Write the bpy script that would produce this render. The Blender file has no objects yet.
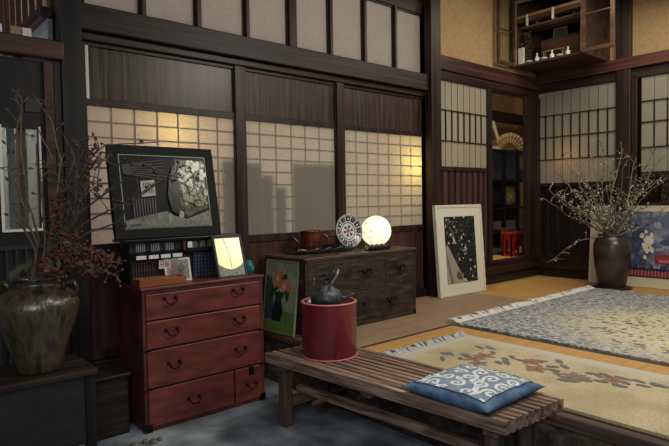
import bpy, bmesh, math, random
from mathutils import Vector, Matrix
random.seed(7)
S = bpy.context.scene
COL = S.collection
# ------------------------------------------------------------------ camera
YAW, PIT, ROL, FPX, CZ = 0.8545103, -0.0397559, -0.0163597, 562.145, 1.08
c_, s_ = math.cos, math.sin
fw = Vector((c_(PIT)*c_(YAW), c_(PIT)*s_(YAW), s_(PIT)))
r0 = Vector((s_(YAW), -c_(YAW), 0)); u0 = r0.cross(fw)
rt = r0*c_(ROL) + u0*s_(ROL); up = -r0*s_(ROL) + u0*c_(ROL)
cd = bpy.data.cameras.new('camera'); cam = bpy.data.objects.new('camera', cd); COL.objects.link(cam)
cam.matrix_world = Matrix((rt, up, -fw)).transposed().to_4x4()
cam.location = (0, 0, CZ)
cd.sensor_width = 36; cd.lens = FPX/669*36; cd.clip_start = .05
S.camera = cam

def on(px, py, ax, v):
    """surveying helper: where the sight line through a photo point meets the plane axis=v"""
    d = rt*((px-334.5)/FPX) - up*((py-223)/FPX) + fw
    o = Vector((0, 0, CZ)); return o + d*((v-o[ax])/d[ax])
T = .31            # raised tatami level
YD = 2.92          # plane of the sliding doors, left wall
YL = 2.82          # face of the posts, left wall
XB = 5.107         # face of the back wall
def LX(px, py, Y=YD): return on(px, py, 1, Y).x
def LZ(px, py, Y=YD): return on(px, py, 1, Y).z

# ------------------------------------------------------------------ materials
MATS = {}
def lin(c):
    return tuple((x/255/12.92 if x/255 <= .04045 else ((x/255+.055)/1.055)**2.4) for x in c)
def mat(name, col, rough=.6, metal=0, coat=0, **k):
    m = bpy.data.materials.new(name); m.use_nodes = True
    b = m.node_tree.nodes['Principled BSDF']
    b.inputs['Base Color'].default_value = (*lin(col), 1)
    b.inputs['Roughness'].default_value = rough; b.inputs['Metallic'].default_value = metal
    b.inputs['Coat Weight'].default_value = coat; b.inputs['Coat Roughness'].default_value = k.get('cr', .08)
    if 'emit' in k:
        b.inputs['Emission Color'].default_value = (*lin(k['emit']), 1); b.inputs['Emission Strength'].default_value = k['es']
    MATS[name] = m; return m
def nodes(m): return m.node_tree.nodes, m.node_tree.links, m.node_tree.nodes['Principled BSDF']
def noisy(name, cols, scale=(8, 8, 8), rough=.6, detail=6, bump=0, pos=None, coat=0, metal=0, dist=0, rrange=None, nscale=1, cr=.1, spec=.5):
    m = mat(name, cols[0], rough, metal, coat, cr=cr); n, l, b = nodes(m); b.inputs['Specular IOR Level'].default_value = spec
    tc = n.new('ShaderNodeTexCoord'); mp = n.new('ShaderNodeMapping'); mp.inputs['Scale'].default_value = scale
    l.new(tc.outputs['Object'], mp.inputs['Vector'])
    nz = n.new('ShaderNodeTexNoise'); nz.inputs['Scale'].default_value = nscale; nz.inputs['Detail'].default_value = detail; nz.inputs['Distortion'].default_value = dist
    l.new(mp.outputs[0], nz.inputs['Vector'])
    rp = n.new('ShaderNodeValToRGB'); el = rp.color_ramp.elements
    k = len(cols); pos = pos or [.32+.36*i/(k-1) for i in range(k)]
    el[0].position = pos[0]; el[0].color = (*lin(cols[0]), 1); el[1].position = pos[-1]; el[1].color = (*lin(cols[-1]), 1)
    for i in range(1, k-1):
        e = el.new(pos[i]); e.color = (*lin(cols[i]), 1)
    l.new(nz.outputs[0], rp.inputs[0]); l.new(rp.outputs[0], b.inputs['Base Color'])
    if bump:
        bp = n.new('ShaderNodeBump'); bp.inputs['Strength'].default_value = bump; bp.inputs['Distance'].default_value = .01
        l.new(nz.outputs[0], bp.inputs['Height']); l.new(bp.outputs[0], b.inputs['Normal'])
    if rrange:
        mr = n.new('ShaderNodeMapRange'); mr.inputs['To Min'].default_value = rrange[0]; mr.inputs['To Max'].default_value = rrange[1]
        l.new(nz.outputs[0], mr.inputs[0]); l.new(mr.outputs[0], b.inputs['Roughness'])
    return m
G = {'x': (1.2, 28, 28), 'y': (28, 1.2, 28), 'z': (28, 28, 1.2)}
def wood(name, cols, g='z', rough=.45, k=1, bump=.15, coat=0, dist=.6):
    return noisy(name, cols, tuple(a*k for a in G[g]), rough, 8, bump, coat=coat, dist=dist, cr=.25, spec=.3)
DK = [(22, 16, 15), (42, 29, 25), (60, 42, 34)]
dark_z = wood('dark_wood_upright', DK, 'z', .42); dark_x = wood('dark_wood_along', DK, 'x', .42); dark_y = wood('dark_wood_across', DK, 'y', .42)
black_z = wood('sooty_wood_upright', [(11, 9, 9), (20, 18, 18), (32, 27, 26)], 'z', .5)
black_x = wood('sooty_wood_along', [(22, 16, 14), (38, 29, 25), (56, 43, 35)], 'x', .45, 1.6)
red_x = wood('reddish_beam_wood', [(48, 28, 24), (78, 46, 38), (96, 58, 46)], 'y', .4)
redl_x = wood('brown_beam_wood', [(44, 28, 25), (66, 42, 35), (80, 52, 42)], 'x', .4)
board_m = wood('lacquered_board', [(26, 22, 17), (44, 37, 28), (60, 50, 36), (80, 68, 46)], 'z', .33, 1.4, .06, dist=1.0)
board_b = wood('brown_board', [(32, 23, 19), (50, 36, 29), (64, 46, 36), (88, 62, 44)], 'z', .42, 1.7, .06, dist=1.0)
kick_m = wood('kick_board', [(46, 28, 25), (66, 42, 35), (78, 50, 42)], 'z', .4, .7)
batten_m = wood('batten_wood', [(52, 34, 30), (74, 48, 42), (86, 58, 48)], 'z', .5)
ochre = noisy('ochre_plaster', [(146, 118, 80), (154, 126, 86), (160, 132, 92)], (30, 30, 30), .9, 8, .12)
earth = noisy('earth_floor', [(66, 74, 78), (106, 116, 121), (146, 154, 157)], (5, 5, 5), .75, 10, .5, rrange=(.5, .9))
stone = noisy('dark_earth_footing', [(34, 28, 24), (62, 52, 44), (96, 82, 66)], (22, 22, 22), .9, 8, .6)
kamachi = wood('worn_step_wood', [(44, 34, 28), (76, 60, 46), (104, 84, 64)], 'y', .55, .8)
gold_t = noisy('golden_tatami', [(158, 118, 62), (174, 132, 72), (184, 144, 84)], (4, 160, 8), .62, 5, .12)
gold_tx = noisy('golden_tatami_turned', [(162, 122, 64), (180, 138, 76), (190, 150, 90)], (160, 4, 8), .62, 5, .12)
brown_t = noisy('worn_tatami', [(124, 102, 78), (140, 116, 88), (154, 128, 94)], (6, 120, 8), .65, 6, .12)
heri = mat('tatami_border', (44, 34, 30), .8)
redchest = noisy('vermilion_lacquer', [(74, 33, 27), (96, 44, 36), (114, 54, 43)], (6, 6, 22), .42, 8, .06)
redside = noisy('dull_red_lacquer', [(52, 24, 22), (76, 34, 30), (88, 42, 36)], (9, 9, 9), .5, 8, .05)
iron = noisy('black_iron', [(16, 16, 17), (30, 30, 31)], (30, 30, 30), .45, 5, .2, metal=.7)
oldwood = noisy('old_chest_wood', [(18, 13, 11), (35, 27, 21), (49, 38, 28), (74, 56, 40)], (6, 10, 40), .5, 10, .25, dist=1.6)
oldtop = noisy('worn_chest_top', [(52, 42, 36), (78, 62, 50), (104, 82, 64)], (3, 14, 14), .32, 8, .08)
blackm = mat('black_lacquer', (14, 13, 15), .28)
inkm = mat('black_paint', (20, 20, 22), .5)
white_m = noisy('offwhite_paint', [(196, 190, 172), (214, 208, 190)], (9, 9, 9), .55)
cream = mat('cream_board', (200, 192, 168), .7)
benchw = wood('bench_wood', [(70, 54, 46), (124, 100, 84), (168, 140, 118)], 'y', .5, 1.8, .4)
benchx = wood('bench_wood_cross', [(66, 50, 42), (100, 78, 64), (120, 96, 78)], 'x', .5, 1.2, .3)
benchz = wood('bench_wood_leg', [(52, 42, 38), (80, 64, 54), (98, 80, 66)], 'z', .55, 1.2, .3)
canred = noisy('red_lacquer_can', [(88, 18, 28), (108, 24, 34)], (12, 12, 40), .28, 5, .04, coat=.4)
canrim = mat('pale_rose_rim', (190, 112, 104), .35)
kettle_m = noisy('cast_iron', [(34, 38, 42), (58, 64, 68), (78, 84, 88)], (40, 40, 40), .42, 6, .35, metal=.35)
copper = noisy('copper', [(88, 50, 34), (122, 68, 46), (150, 88, 60)], (6, 6, 24), .3, 5, .05, metal=.75)
porcelain = mat('porcelain', (206, 204, 196), .15)
navy = mat('cobalt_paint', (38, 44, 74), .25); rust = mat('iron_red_paint', (150, 70, 48), .3)
vaseblk = noisy('charcoal_glaze', [(34, 30, 28), (52, 46, 42), (66, 58, 50)], (6, 6, 10), .33, 8, .12)
twig = noisy('twig_bark', [(74, 62, 48), (116, 100, 78)], (40, 40, 40), .8); twigl = noisy('pale_twig', [(96, 88, 68), (140, 128, 98)], (30, 30, 30), .8)
twigd = noisy('dark_twig', [(52, 46, 38), (86, 76, 60)], (30, 30, 30), .8)
bud = mat('white_bud', (214, 208, 180), .7); berry = mat('red_berry', (92, 28, 38), .45); berryd = mat('dark_berry', (52, 26, 24), .5)
leafg = noisy('olive_leaf', [(54, 56, 32), (92, 90, 52)], (20, 20, 20), .6); leafr = noisy('russet_leaf', [(70, 38, 24), (120, 70, 40)], (20, 20, 20), .6)
green = noisy('evergreen_leaf', [(34, 58, 30), (74, 104, 52)], (30, 30, 30), .5)
indigo = noisy('indigo_cloth', [(42, 64, 90), (60, 88, 118), (82, 110, 138)], (22, 22, 22), .85, 8, .3)
greycloth = noisy('slate_print_cloth', [(104, 118, 134), (126, 138, 150)], (60, 60, 60), .9, 6, .2)
palecloth = noisy('white_print', [(190, 198, 200), (212, 216, 212)], (80, 80, 80), .9, 6)
redpaint = mat('red_paint', (140, 26, 24), .5)
brass = mat('brass', (170, 130, 60), .3, .9)
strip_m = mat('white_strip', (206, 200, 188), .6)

def glaze():
    m = noisy('streaked_ash_glaze', [(34, 30, 24), (56, 50, 36), (76, 68, 46), (62, 48, 36), (44, 38, 30)], (26, 26, 7), .3, 14, .9, dist=.3, coat=.35, cr=.2)
    return m
glaze_m = glaze()

def paper_mat(name, col, trans=.55):
    m = mat(name, col, .9); n, l, b = nodes(m)
    tr = n.new('ShaderNodeBsdfTranslucent'); tr.inputs['Color'].default_value = (*lin(col), 1)
    tc = n.new('ShaderNodeTexCoord'); nz = n.new('ShaderNodeTexNoise'); nz.inputs['Scale'].default_value = 60; nz.inputs['Detail'].default_value = 10
    l.new(tc.outputs['Object'], nz.inputs['Vector'])
    mr = n.new('ShaderNodeMapRange'); mr.inputs['From Min'].default_value = .3; mr.inputs['From Max'].default_value = .7
    mr.inputs['To Min'].default_value = .84; mr.inputs['To Max'].default_value = 1
    mc = n.new('ShaderNodeMix'); mc.data_type = 'RGBA'; mc.blend_type = 'MULTIPLY'; mc.inputs[0].default_value = 1
    l.new(nz.outputs[0], mr.inputs[0]); mc.inputs[6].default_value = (*lin(col), 1); l.new(mr.outputs[0], mc.inputs[7])
    l.new(mc.outputs[2], b.inputs['Base Color']); l.new(mc.outputs[2], tr.inputs['Color'])
    mx = n.new('ShaderNodeMixShader'); mx.inputs[0].default_value = trans
    out = n['Material Output']
    l.new(b.outputs[0], mx.inputs[1]); l.new(tr.outputs[0], mx.inputs[2]); l.new(mx.outputs[0], out.inputs[0]); return m
paper = paper_mat('shoji_paper', (206, 194, 176), .68); paper_t = paper_mat('transom_paper', (190, 178, 164), .5); paper_r = paper_mat('aged_paper', (184, 174, 154), .45)

def glass_mat(name, tint=(230, 235, 230), rough=.02):
    m = bpy.data.materials.new(name); m.use_nodes = True; n = m.node_tree.nodes; l = m.node_tree.links; n.remove(n['Principled BSDF'])
    t = n.new('ShaderNodeBsdfTransparent'); t.inputs[0].default_value = (*lin(tint), 1); g = n.new('ShaderNodeBsdfGlossy'); g.inputs['Roughness'].default_value = rough
    mx = n.new('ShaderNodeMixShader'); mx.inputs[0].default_value = .07; l.new(t.outputs[0], mx.inputs[1]); l.new(g.outputs[0], mx.inputs[2]); l.new(mx.outputs[0], n['Material Output'].inputs[0]); return m
glass = glass_mat('window_glass')

# ------------------------------------------------------------------ mesh builder
WL = {}
class MB:
    def __init__(s): s.v = []; s.f = []; s.m = []; s.sm = []
    def face(s, pts, m=0, smooth=False):
        i = len(s.v); s.v += [tuple(p) for p in pts]; s.f.append(list(range(i, i+len(pts)))); s.m.append(m); s.sm.append(smooth)
    def box(s, x0, x1, y0, y1, z0, z1, m=0):
        if x0 > x1: x0, x1 = x1, x0
        if y0 > y1: y0, y1 = y1, y0
        if z0 > z1: z0, z1 = z1, z0
        i = len(s.v); s.v += [(x, y, z) for x in (x0, x1) for y in (y0, y1) for z in (z0, z1)]
        for q in ((0, 1, 3, 2), (4, 6, 7, 5), (0, 4, 5, 1), (2, 3, 7, 6), (0, 2, 6, 4), (1, 5, 7, 3)): s.f.append([i+k for k in q]); s.m.append(m); s.sm.append(False)
        return s
    def slab(s, o, u, v, n, a0, a1, b0, b1, n0, n1, m=0):
        i = len(s.v); s.v += [tuple(o+u*x+v*y+n*z) for x in (a0, a1) for y in (b0, b1) for z in (n0, n1)]
        for q in ((0, 1, 3, 2), (4, 6, 7, 5), (0, 4, 5, 1), (2, 3, 7, 6), (0, 2, 6, 4), (1, 5, 7, 3)): s.f.append([i+k for k in q]); s.m.append(m); s.sm.append(False)
        return s
    def ring(s, c, ax, r, n, ref=None):
        ax = ax.normalized(); a = ax.orthogonal().normalized() if ref is None else ref; b = ax.cross(a)
        i = len(s.v); s.v += [tuple(c + a*(r*math.cos(2*math.pi*k/n)) + b*(r*math.sin(2*math.pi*k/n))) for k in range(n)]; return i
    def tube(s, pts, rad, n=8, m=0, cap=True):
        pts = [Vector(p) for p in pts]; rad = rad if isinstance(rad, (list, tuple)) else [rad]*len(pts)
        ref = (pts[1]-pts[0]).orthogonal().normalized(); prev = None
        for k, p in enumerate(pts):
            d = (pts[min(k+1, len(pts)-1)]-pts[max(k-1, 0)]).normalized()
            ref = (ref - d*ref.dot(d)); ref = ref.normalized() if ref.length > 1e-6 else d.orthogonal().normalized()
            i = s.ring(p, d, rad[k], n, ref)
            if prev is not None:
                for j in range(n): s.f.append([prev+j, prev+(j+1) % n, i+(j+1) % n, i+j]); s.m.append(m); s.sm.append(True)
            elif cap: s.f.append([i+j for j in range(n)][::-1]); s.m.append(m); s.sm.append(False)
            prev = i
        if cap: s.f.append([prev+j for j in range(n)]); s.m.append(m); s.sm.append(False)
        return s
    def lathe(s, c, prof, n=40, m=0, ax=Vector((0, 0, 1)), mf=None):
        c = Vector(c); ax = Vector(ax).normalized(); a = ax.orthogonal().normalized(); prev = None
        for k, (r, z) in enumerate(prof):
            i = s.ring(c+ax*z, ax, max(r, 1e-4), n, a)
            if prev is not None:
                for j in range(n): s.f.append([prev+j, prev+(j+1) % n, i+(j+1) % n, i+j]); s.m.append(mf(k) if mf else m); s.sm.append(True)
            prev = i
        return s
    def build(s, name, mats, parent=None, bevel=0, kind=None, label=None):
        me = bpy.data.meshes.new(name); off = WL.get(parent, Vector((0, 0, 0))) if parent else None
        mats = mats if isinstance(mats, (list, tuple)) else [mats]
        vs = [Vector(p) for p in s.v]
        if off is None:
            lo = Vector((min(p[k] for p in vs) for k in range(3))); hi = Vector((max(p[k] for p in vs) for k in range(3)))
            off = Vector(((lo.x+hi.x)/2, (lo.y+hi.y)/2, lo.z))
        me.from_pydata([p-off for p in vs], [], s.f)
        for mm in mats: me.materials.append(mm)
        for p, mi, sm in zip(me.polygons, s.m, s.sm): p.material_index = mi; p.use_smooth = sm
        me.update()
        o = bpy.data.objects.new(name, me); COL.objects.link(o)
        if parent: o.parent = parent; WL[o] = off
        else: o.location = off; WL[o] = off
        bm = bmesh.new(); bm.from_mesh(me); bmesh.ops.remove_doubles(bm, verts=bm.verts, dist=1e-5); bmesh.ops.recalc_face_normals(bm, faces=bm.faces); bm.to_mesh(me); bm.free()
        if bevel:
            b = o.modifiers.new('bevel', 'BEVEL'); b.width = bevel; b.segments = 2; b.limit_method = 'ANGLE'
        if kind: o['kind'] = kind
        if label: o['label'] = label
        return o
def box(name, m, x0, x1, y0, y1, z0, z1, parent=None, bevel=.003, **k): return MB().box(x0, x1, y0, y1, z0, z1).build(name, m, parent, bevel, **k)
def sheet(name, m, axis, a0, a1, p, z0, z1, parent):
    q = [(a0, z0), (a1, z0), (a1, z1), (a0, z1)]; mb = MB(); mb.face([(a, p, z) if axis == 'x' else (p, a, z) for a, z in q]); return mb.build(name, m, parent)
def struct(o, label=None):
    o['kind'] = 'structure'
    if label: o['label'] = label
    return o
def thing(name, label, cat, loc, group=None, kind=None):
    o = bpy.data.objects.new(name, None); COL.objects.link(o); o.location = loc; o.empty_display_size = .05; WL[o] = Vector(loc)
    if kind: o['kind'] = kind
    if label: o['label'] = label
    if cat: o['category'] = cat
    if group: o['group'] = group
    return o
def tag(o, label, cat, group=None):
    o['label'] = label; o['category'] = cat
    if group: o['group'] = group
    return o
def spin(*a, **k): return MB().lathe(*a, **k)

# ------------------------------------------------------------------ setting
struct(box('floor', earth, -2.2, 1.91, -2.0, 3.0, -.1, 0, bevel=0), 'bluish grey packed earth floor of the entrance')
tl = -1.2
# raised tatami floor: footing, edge beam, mats
struct(box('trim_1', stone, 1.94, 5.5, tl, 3.0, -.1, T-.075, bevel=0), 'dark earthy footing under the raised floor')
struct(box('trim_2', kamachi, 1.885, 1.94, tl, 3.0, T-.05, T-.004, bevel=.006), 'worn wooden edge beam of the raised floor')
struct(box('trim_3', stone, 1.905, 1.95, tl, 3.0, -.02, T-.04, bevel=0), 'dark boarding below the edge beam')
mb = MB()
ys = [tl, .3, 2.085]
for x0, x1 in ((1.94, 2.76),): mb.box(x0, x1, tl, 2.095, T-.07, T, 0)
mb.box(2.785, 3.83, tl, 2.095, T-.07, T, 0); mb.box(3.855, XB+.05, tl, 2.3, T-.07, T, 0)
mb.box(1.94, 3.83, 2.12, 2.96, T-.07, T, 1); mb.box(3.855, XB+.05, 2.3, 2.96, T-.07, T, 2)
mb.box(2.76, 2.785, tl, 2.12, T-.07, T+.0006, 3); mb.box(1.94, 2.76, 2.095, 2.12, T-.07, T+.0006, 3)
mb.box(2.785, 3.855, 2.095, 2.12, T-.07, T-.002, 1); mb.box(3.83, 3.855, 2.12, 2.96, T-.07, T-.002, 2); mb.box(3.83, 3.855, tl, 2.095, T-.07, T-.002, 0)
struct(mb.build('tatami_floor', [gold_t, brown_t, gold_tx, heri]), 'golden and brown woven tatami floor')

# ---- left wall: posts and beams
n_trim = [3]
def trim(m, x0, x1, y0, y1, z0, z1, label=None, bevel=.006):
    n_trim[0] += 1; return struct(box('trim_%d' % n_trim[0], m, x0, x1, y0, y1, z0, z1, bevel=bevel), label)
xa0, xa1 = LX(61, 50, YL), LX(82.5, 50, YL)
trim(black_z, xa0, xa1, YL, YL+.16, 0, 2.9, 'black post beside the door bays')
xb0, xb1 = LX(430.8, 100, YL), LX(440.5, 100, YL)
trim(dark_z, xb0, xb1, YL-.01, YL+.16, T, 2.9, 'tall dark post between the bays')
trim(dark_z, LX(423.5, 150), xb0, YD-.05, YD+.06, T, 2.6, 'narrow dark jamb')
zb0, zb1 = LZ(180, 47, 2.86), LZ(180, 24.8, 2.88)
trim(black_x, xa1, xb0, 2.84, 2.98, zb0, zb1, 'heavy dark beam across the three bays')
trim(dark_x, xa1, xb0, 2.88, 2.98, LZ(180, 57.5), zb0, 'grooved head rail')
trim(dark_x, xa1, xb0, 2.9, 3.0, LZ(421, 15.5), LZ(421, 15.5)+.5, 'dark board above the transom windows')
trim(dark_x, xa1, 1.94, 2.86, 3.0, 0.0, .30, 'dark ground sill behind the chest')
trim(dark_x, 1.94, xb0, 2.88, 3.0, T-.05, T+.06, 'low sill of the door bays')
# transom windows
tb, tt = zb1, LZ(421, 15.5)
mull = [(139.8, 144.3), (195, 199.6), (243.8, 247.4), (287, 294.4), (327.8, 330.5), (362, 364.4), (392.6, 394.5)]
edges = [LX(82, 3)] + sum([[LX(a, 20+i*5), LX(b, 20+i*5)] for i, (a, b) in enumerate(mull)], []) + [LX(421.5, 45)]
for i in range(8):
    x0, x1 = edges[2*i], edges[2*i+1]
    w = thing('window_%d' % (i+1), 'paper transom pane above the dark beam', None, ((x0+x1)/2, YD, tb), kind='structure')
    sheet('paper', paper_t, 'x', x0+.004, x1-.004, YD+.005, tb+.01, tt, w)
    mb = MB().box(x0-.0, x0+.008, YD-.01, YD+.02, tb, tt).box(x1-.008, x1, YD-.01, YD+.02, tb, tt).box(x0, x1, YD-.012, YD+.02, tb, tb+.012).box(x0, x1, YD-.01, YD+.02, tt-.01, tt)
    mb.build('frame', dark_x, w)
    if i < 7: struct(box('trim_%d' % (40+i), dark_z, x1, edges[2*i+2], YD-.03, YD+.04, tb, tt), 'upright between transom panes')

# sliding doors of the left wall
pt, pb = LZ(180, 114.3), LZ(334.8, 229.6)
bt, bb = LZ(180, 57.5), LZ(180, 107.5)
def shoji(idx, x0, x1, px_cols, label, rows=9, board=board_m, zbot=T+.06):
    d = thing('door_%d' % idx, label, None, ((x0+x1)/2, YD, zbot), kind='structure')
    sw = .028
    f = MB()
    f.box(x0-sw, x0, YD-.018, YD+.016, zbot, bt+.0); f.box(x1, x1+sw, YD-.018, YD+.016, zbot, bt)
    f.box(x0, x1, YD-.016, YD+.014, pt, bb); f.box(x0, x1, YD-.016, YD+.014, pb-.045, pb); f.box(x0, x1, YD-.016, YD+.014, zbot, zbot+.05); f.box(x0, x1, YD-.016, YD+.014, bt-.02, bt)
    f.build('frame', dark_z, d, .002)
    box('board_panel', board if idx == 1 else board_b, x0, x1, YD-.004, YD+.004, bb, bt-.02, d, 0)
    box('kick_panel', kick_m, x0, x1, YD-.006, YD+.004, zbot+.05, pb-.045, d, 0)
    sheet('paper', paper, 'x', x0, x1, YD-.002, pb, pt, d)
    l = MB()
    for q in px_cols: l.box(q-.004, q+.004, YD-.0017, YD+.003, pb, pt)
    for k in range(1, rows): z = pb+(pt-pb)*k/rows; l.box(x0, x1, YD-.0016, YD+.0028, z-.0036, z+.0036)
    l.build('lattice', dark_z, d)
    return d
A = lambda px: LX(px, 150)
d1 = shoji(1, LX(87.5, 150), A(233.5), [LX(p, 115) for p in (111.1, 134.4, 156.9, 177.5, 197.5, 216.5)], 'sliding paper door behind the red chest, leftmost bay', zbot=.30)
d2 = shoji(2, A(244.5), A(334), [A(p) for p in (259.7, 275.7, 291, 305, 319)], 'sliding paper door, middle bay')
d3 = shoji(3, A(342.5), A(422), [230+x/2.624 for x in ()] or [A(230+x/2.624) for x in (330, 360, 388, 416, 447, 474)], 'sliding paper door behind the globe lamp, right bay')
# uprights between doors
struct(box('trim_30', dark_z, A(234), A(244.2), YD-.03, YD+.05, T, bt), 'upright between paper doors')
struct(box('trim_31', dark_z, A(334.5), A(342), YD-.035, YD+.05, T, bt), 'upright between paper doors')
struct(box('trim_32', strip_m, LX(84, 60), LX(87, 60), YD-.02, YD-.012, bb-.005, bt-.02, bevel=0), 'pale painted strip imitating light through a gap beside the board panel')  # solid white strip painted in place of light through the gap
# boards stored behind the paper (seen as soft silhouettes)
def behind(px0, px1, py, px_ref, name, lab, yoff=.012, bot=T+.001):
    x0, x1 = A(px0), A(px1); o = box(name, oldwood, x0, x1, YD+yoff, YD+yoff+.015, bot, LZ(px_ref, py), bevel=0); tag(o, lab, 'board'); return o
behind(292, 333, 164, 310, 'storage_board', 'wide square shadow of a board behind middle paper door')
behind(245.5, 260, 163, 252, 'storage_board', 'tall narrow shadow of a board at left of middle paper door')
behind(260.8, 272, 175, 266, 'storage_board', 'stepped notch shadow of a board behind middle paper door')
behind(275, 285, 187, 280, 'storage_board', 'low shadow of a board behind middle paper door')
behind(221, 233, 160, 226, 'storage_board', 'shadow of a board behind the paper right of the alley picture')
# corridor behind the doors
struct(box('wall_corridor', ochre, .9, 3.75, 4.0, 4.1, -.1, 3, bevel=0))
struct(box('floor_corridor', dark_x, .9, 3.75, 3.0, 4.0, T-.1, T, bevel=0))

# ---- left wall: bay right of the tall post
xr0, xr1 = LX(441.6, 110, YL), LX(489, 110, YL)
xo0, xo1 = LX(493.5, 200, YL), LX(526, 170, YL)
zs = .51
znb = 2.035
trim(redl_x, xb1, XB+.02, YL-.005, YL+.12, znb+.02+.05, 2.22, 'brown lintel on the left wall')
trim(dark_x, xb1, XB+.02, YL+.012, YL+.12, znb, znb+.075, 'dark door head below the lintel')
struct(box('wall_left', ochre, xb1, XB+.05, YL+.03, YL+.12, 2.22, 2.95, bevel=0), 'ochre plaster wall')
trim(dark_x, xb1, XB+.02, YL, YL+.12, .405, zs, 'sill of the inner room opening')
trim(black_x, xb1, XB+.02, YL+.03, YL+.12, T, .405, 'dark recess below the sill')
trim(dark_z, xr1+.005, xo0, YL+.005, YL+.05, zs, znb, 'door stile left of the opening')
trim(dark_z, xo1, XB+.03, YL, YL+.035, zs, znb, 'corner post')
def koshi(idx, axis, a0, a1, z0, z1, lines, plane, label, nb, wood_lo, batt=True, glassy=None):
    """lattice door: paper with upright bars behind plain paper strips; axis 'x' in left wall, 'y' in back wall"""
    loc = ((a0+a1)/2, plane, z0) if axis == 'x' else (plane, (a0+a1)/2, z0)
    d = thing('door_%d' % idx, label, None, loc, kind='structure')
    def bx(mb, p0, p1, n0, n1, zz0, zz1, m=0):
        return mb.box(p0, p1, plane+n0, plane+n1, zz0, zz1, m) if axis == 'x' else mb.box(plane+n0, plane+n1, p0, p1, zz0, zz1, m)
    l0, l1, l2, l3 = lines[0], lines[1], lines[-2], lines[-1]   # bottom of paper, strip top, ..., top
    sheet('paper', paper_r, axis, a0, a1, plane, l0, l3, d)
    bars = MB(); step = (a1-a0)/nb
    for k in range(1, nb): p = a0+step*k; bx(bars, p-.005, p+.005, -.010, 0, l1, l2); bx(bars, p-.0012, p+.0012, -.0035, -.001, l0, l3)
    for z in lines[1:-1]: bx(bars, a0, a1, -.012, 0.002, z-.004, z+.004)
    bars.build('lattice', dark_z, d)
    f = MB(); bx(f, a0-.03, a0, -.014, .03, z0, z1); bx(f, a1, a1+.004, -.014, .03, z0, z1); bx(f, a0, a1, -.012, .03, l0-.035, l0); bx(f, a0, a1, -.014, .03, z0, z0+.05)
    bx(f, a0, a1, -.014, .03, l3, z1); f.build('frame', dark_z, d, .002)
    top = l0-.035
    if glassy:
        g0, g1 = glassy; bx(MB(), a0, a1, .004, .008, g0, g1).build('pane', glass, d)
        fr = MB(); bx(fr, a0, a1, -.012, .03, g0-.03, g0); bx(fr, a0, a1, -.01, .03, g1, top); bx(fr, (a0+a1)/2+.02, (a0+a1)/2+.035, -.01, .02, g0, g1); fr.build('glazing_bar', dark_z, d); top = g0-.03
    bx(MB(), a0, a1, .008, .016, z0+.05, top).build('kick_panel', wood_lo[0], d)
    b = MB(); nn = wood_lo[2]
    for k in range(nn+1): p = a0+(a1-a0)*k/nn; bx(b, p-wood_lo[3], p+wood_lo[3], -.002, .008, z0+.05, top)
    b.build('batten', wood_lo[1], d); return d
koshi(4, 'x', xr0, xr1, zs, znb, [1.342, 1.548, 1.795, 2.028], YL+.03, 'lattice door with wooden battens below, beside the opening', 8, (dark_z, batten_m, 8, .026))
# ---- back wall
def BY(px, py, X=XB): return on(px, py, 0, X).y
yb0, yb1 = BY(617, 150), BY(537.5, 150)
yp0, yp1 = BY(631, 100), BY(616.5, 100)
koshi(5, 'y', yb0+.004, yb1-.03+.035, .485, 2.10, [1.214, 1.437, 1.65, 1.857, 2.08], XB+.02, 'lattice door in the back wall with dark boarding below', 9, (black_z, dark_z, 8, .004))
trim(dark_z, XB-.02, XB+.1, yp0, yp1, T, 3.0, 'post standing in the back wall')
trim(dark_z, XB+.0, XB+.1, BY(637, 100), yp0, T, 2.10, 'narrow jamb beside the post')
koshi(6, 'y', .9, BY(637, 120)-.03, .485, 2.10, [1.282, 1.487, 1.70, 1.875, 2.078], XB+.02, 'lattice and glass door behind the leaning poster', 10, (black_z, dark_z, 8, .004), glassy=(1.02, 1.25))
trim(dark_y, XB-.0, XB+.1, -.5, YL+.02, 2.08, 2.165, 'dark door head of the back wall')
trim(red_x, XB-.03, XB+.1, -.5, YL+.02, 2.165, 2.262, 'reddish brown lintel of the back wall')
struct(box('wall_back', ochre, XB+.03, XB+.1, -.5, YL+.03, 2.262, 2.95, bevel=0), 'ochre plaster wall over the lintel')
trim(dark_y, XB-.0, XB+.1, -.5, YL+.12, .395, .49, 'sill of the back wall')
trim(black_x, XB+.03, XB+.1, -.5, YL+.12, T, .395, 'dark recess below the back sill')
struct(box('wall_beyond', kick_m, XB+.9, XB+.95, -.6, 2.7, 0, 2.9, bevel=0))
# ceiling
struct(box('ceiling', dark_x, -1.2, XB+.1, .9, 3.1, 2.93, 3.0, bevel=0))

# ---- left corner: dark panelled door, beam, upper paper screen
YQ = 2.85
xq0 = .2
trim(black_z, LX(57, 200, YQ), LX(66, 200, YQ)-.006, YQ-.02, YQ+.05, 0, LZ(40, 42, YQ), 'narrow reddish door post')
trim(redl_x, xq0, LX(62, 44, 2.83), 2.80, 2.90, LZ(30, 58, YQ), LZ(30, 39, YQ), 'reddish beam over the dark door')
dd = thing('door_7', 'dark panelled door with a narrow glass window, far left', None, (.5, YQ, 0), kind='structure')
dx0, dx1 = xq0, LX(52, 200, YQ); wx0, wx1 = LX(3, 180, YQ), LX(40, 180, YQ); wz0, wz1 = LZ(20, 229, YQ), LZ(20, 128, YQ); dzt = LZ(30, 60, YQ)
MB().box(dx0, wx0, YQ, YQ+.03, 0, dzt).box(wx1, dx1, YQ, YQ+.03, 0, dzt).box(wx0, wx1, YQ, YQ+.03, 0, wz0).box(wx0, wx1, YQ, YQ+.03, wz1, dzt).build('panel', black_z, dd)
MB().box(dx1-.02, dx1+.02, YQ-.02, YQ+.03, 0, dzt).build('stile', redl_x, dd, .003, label='reddish brown stile')
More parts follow.
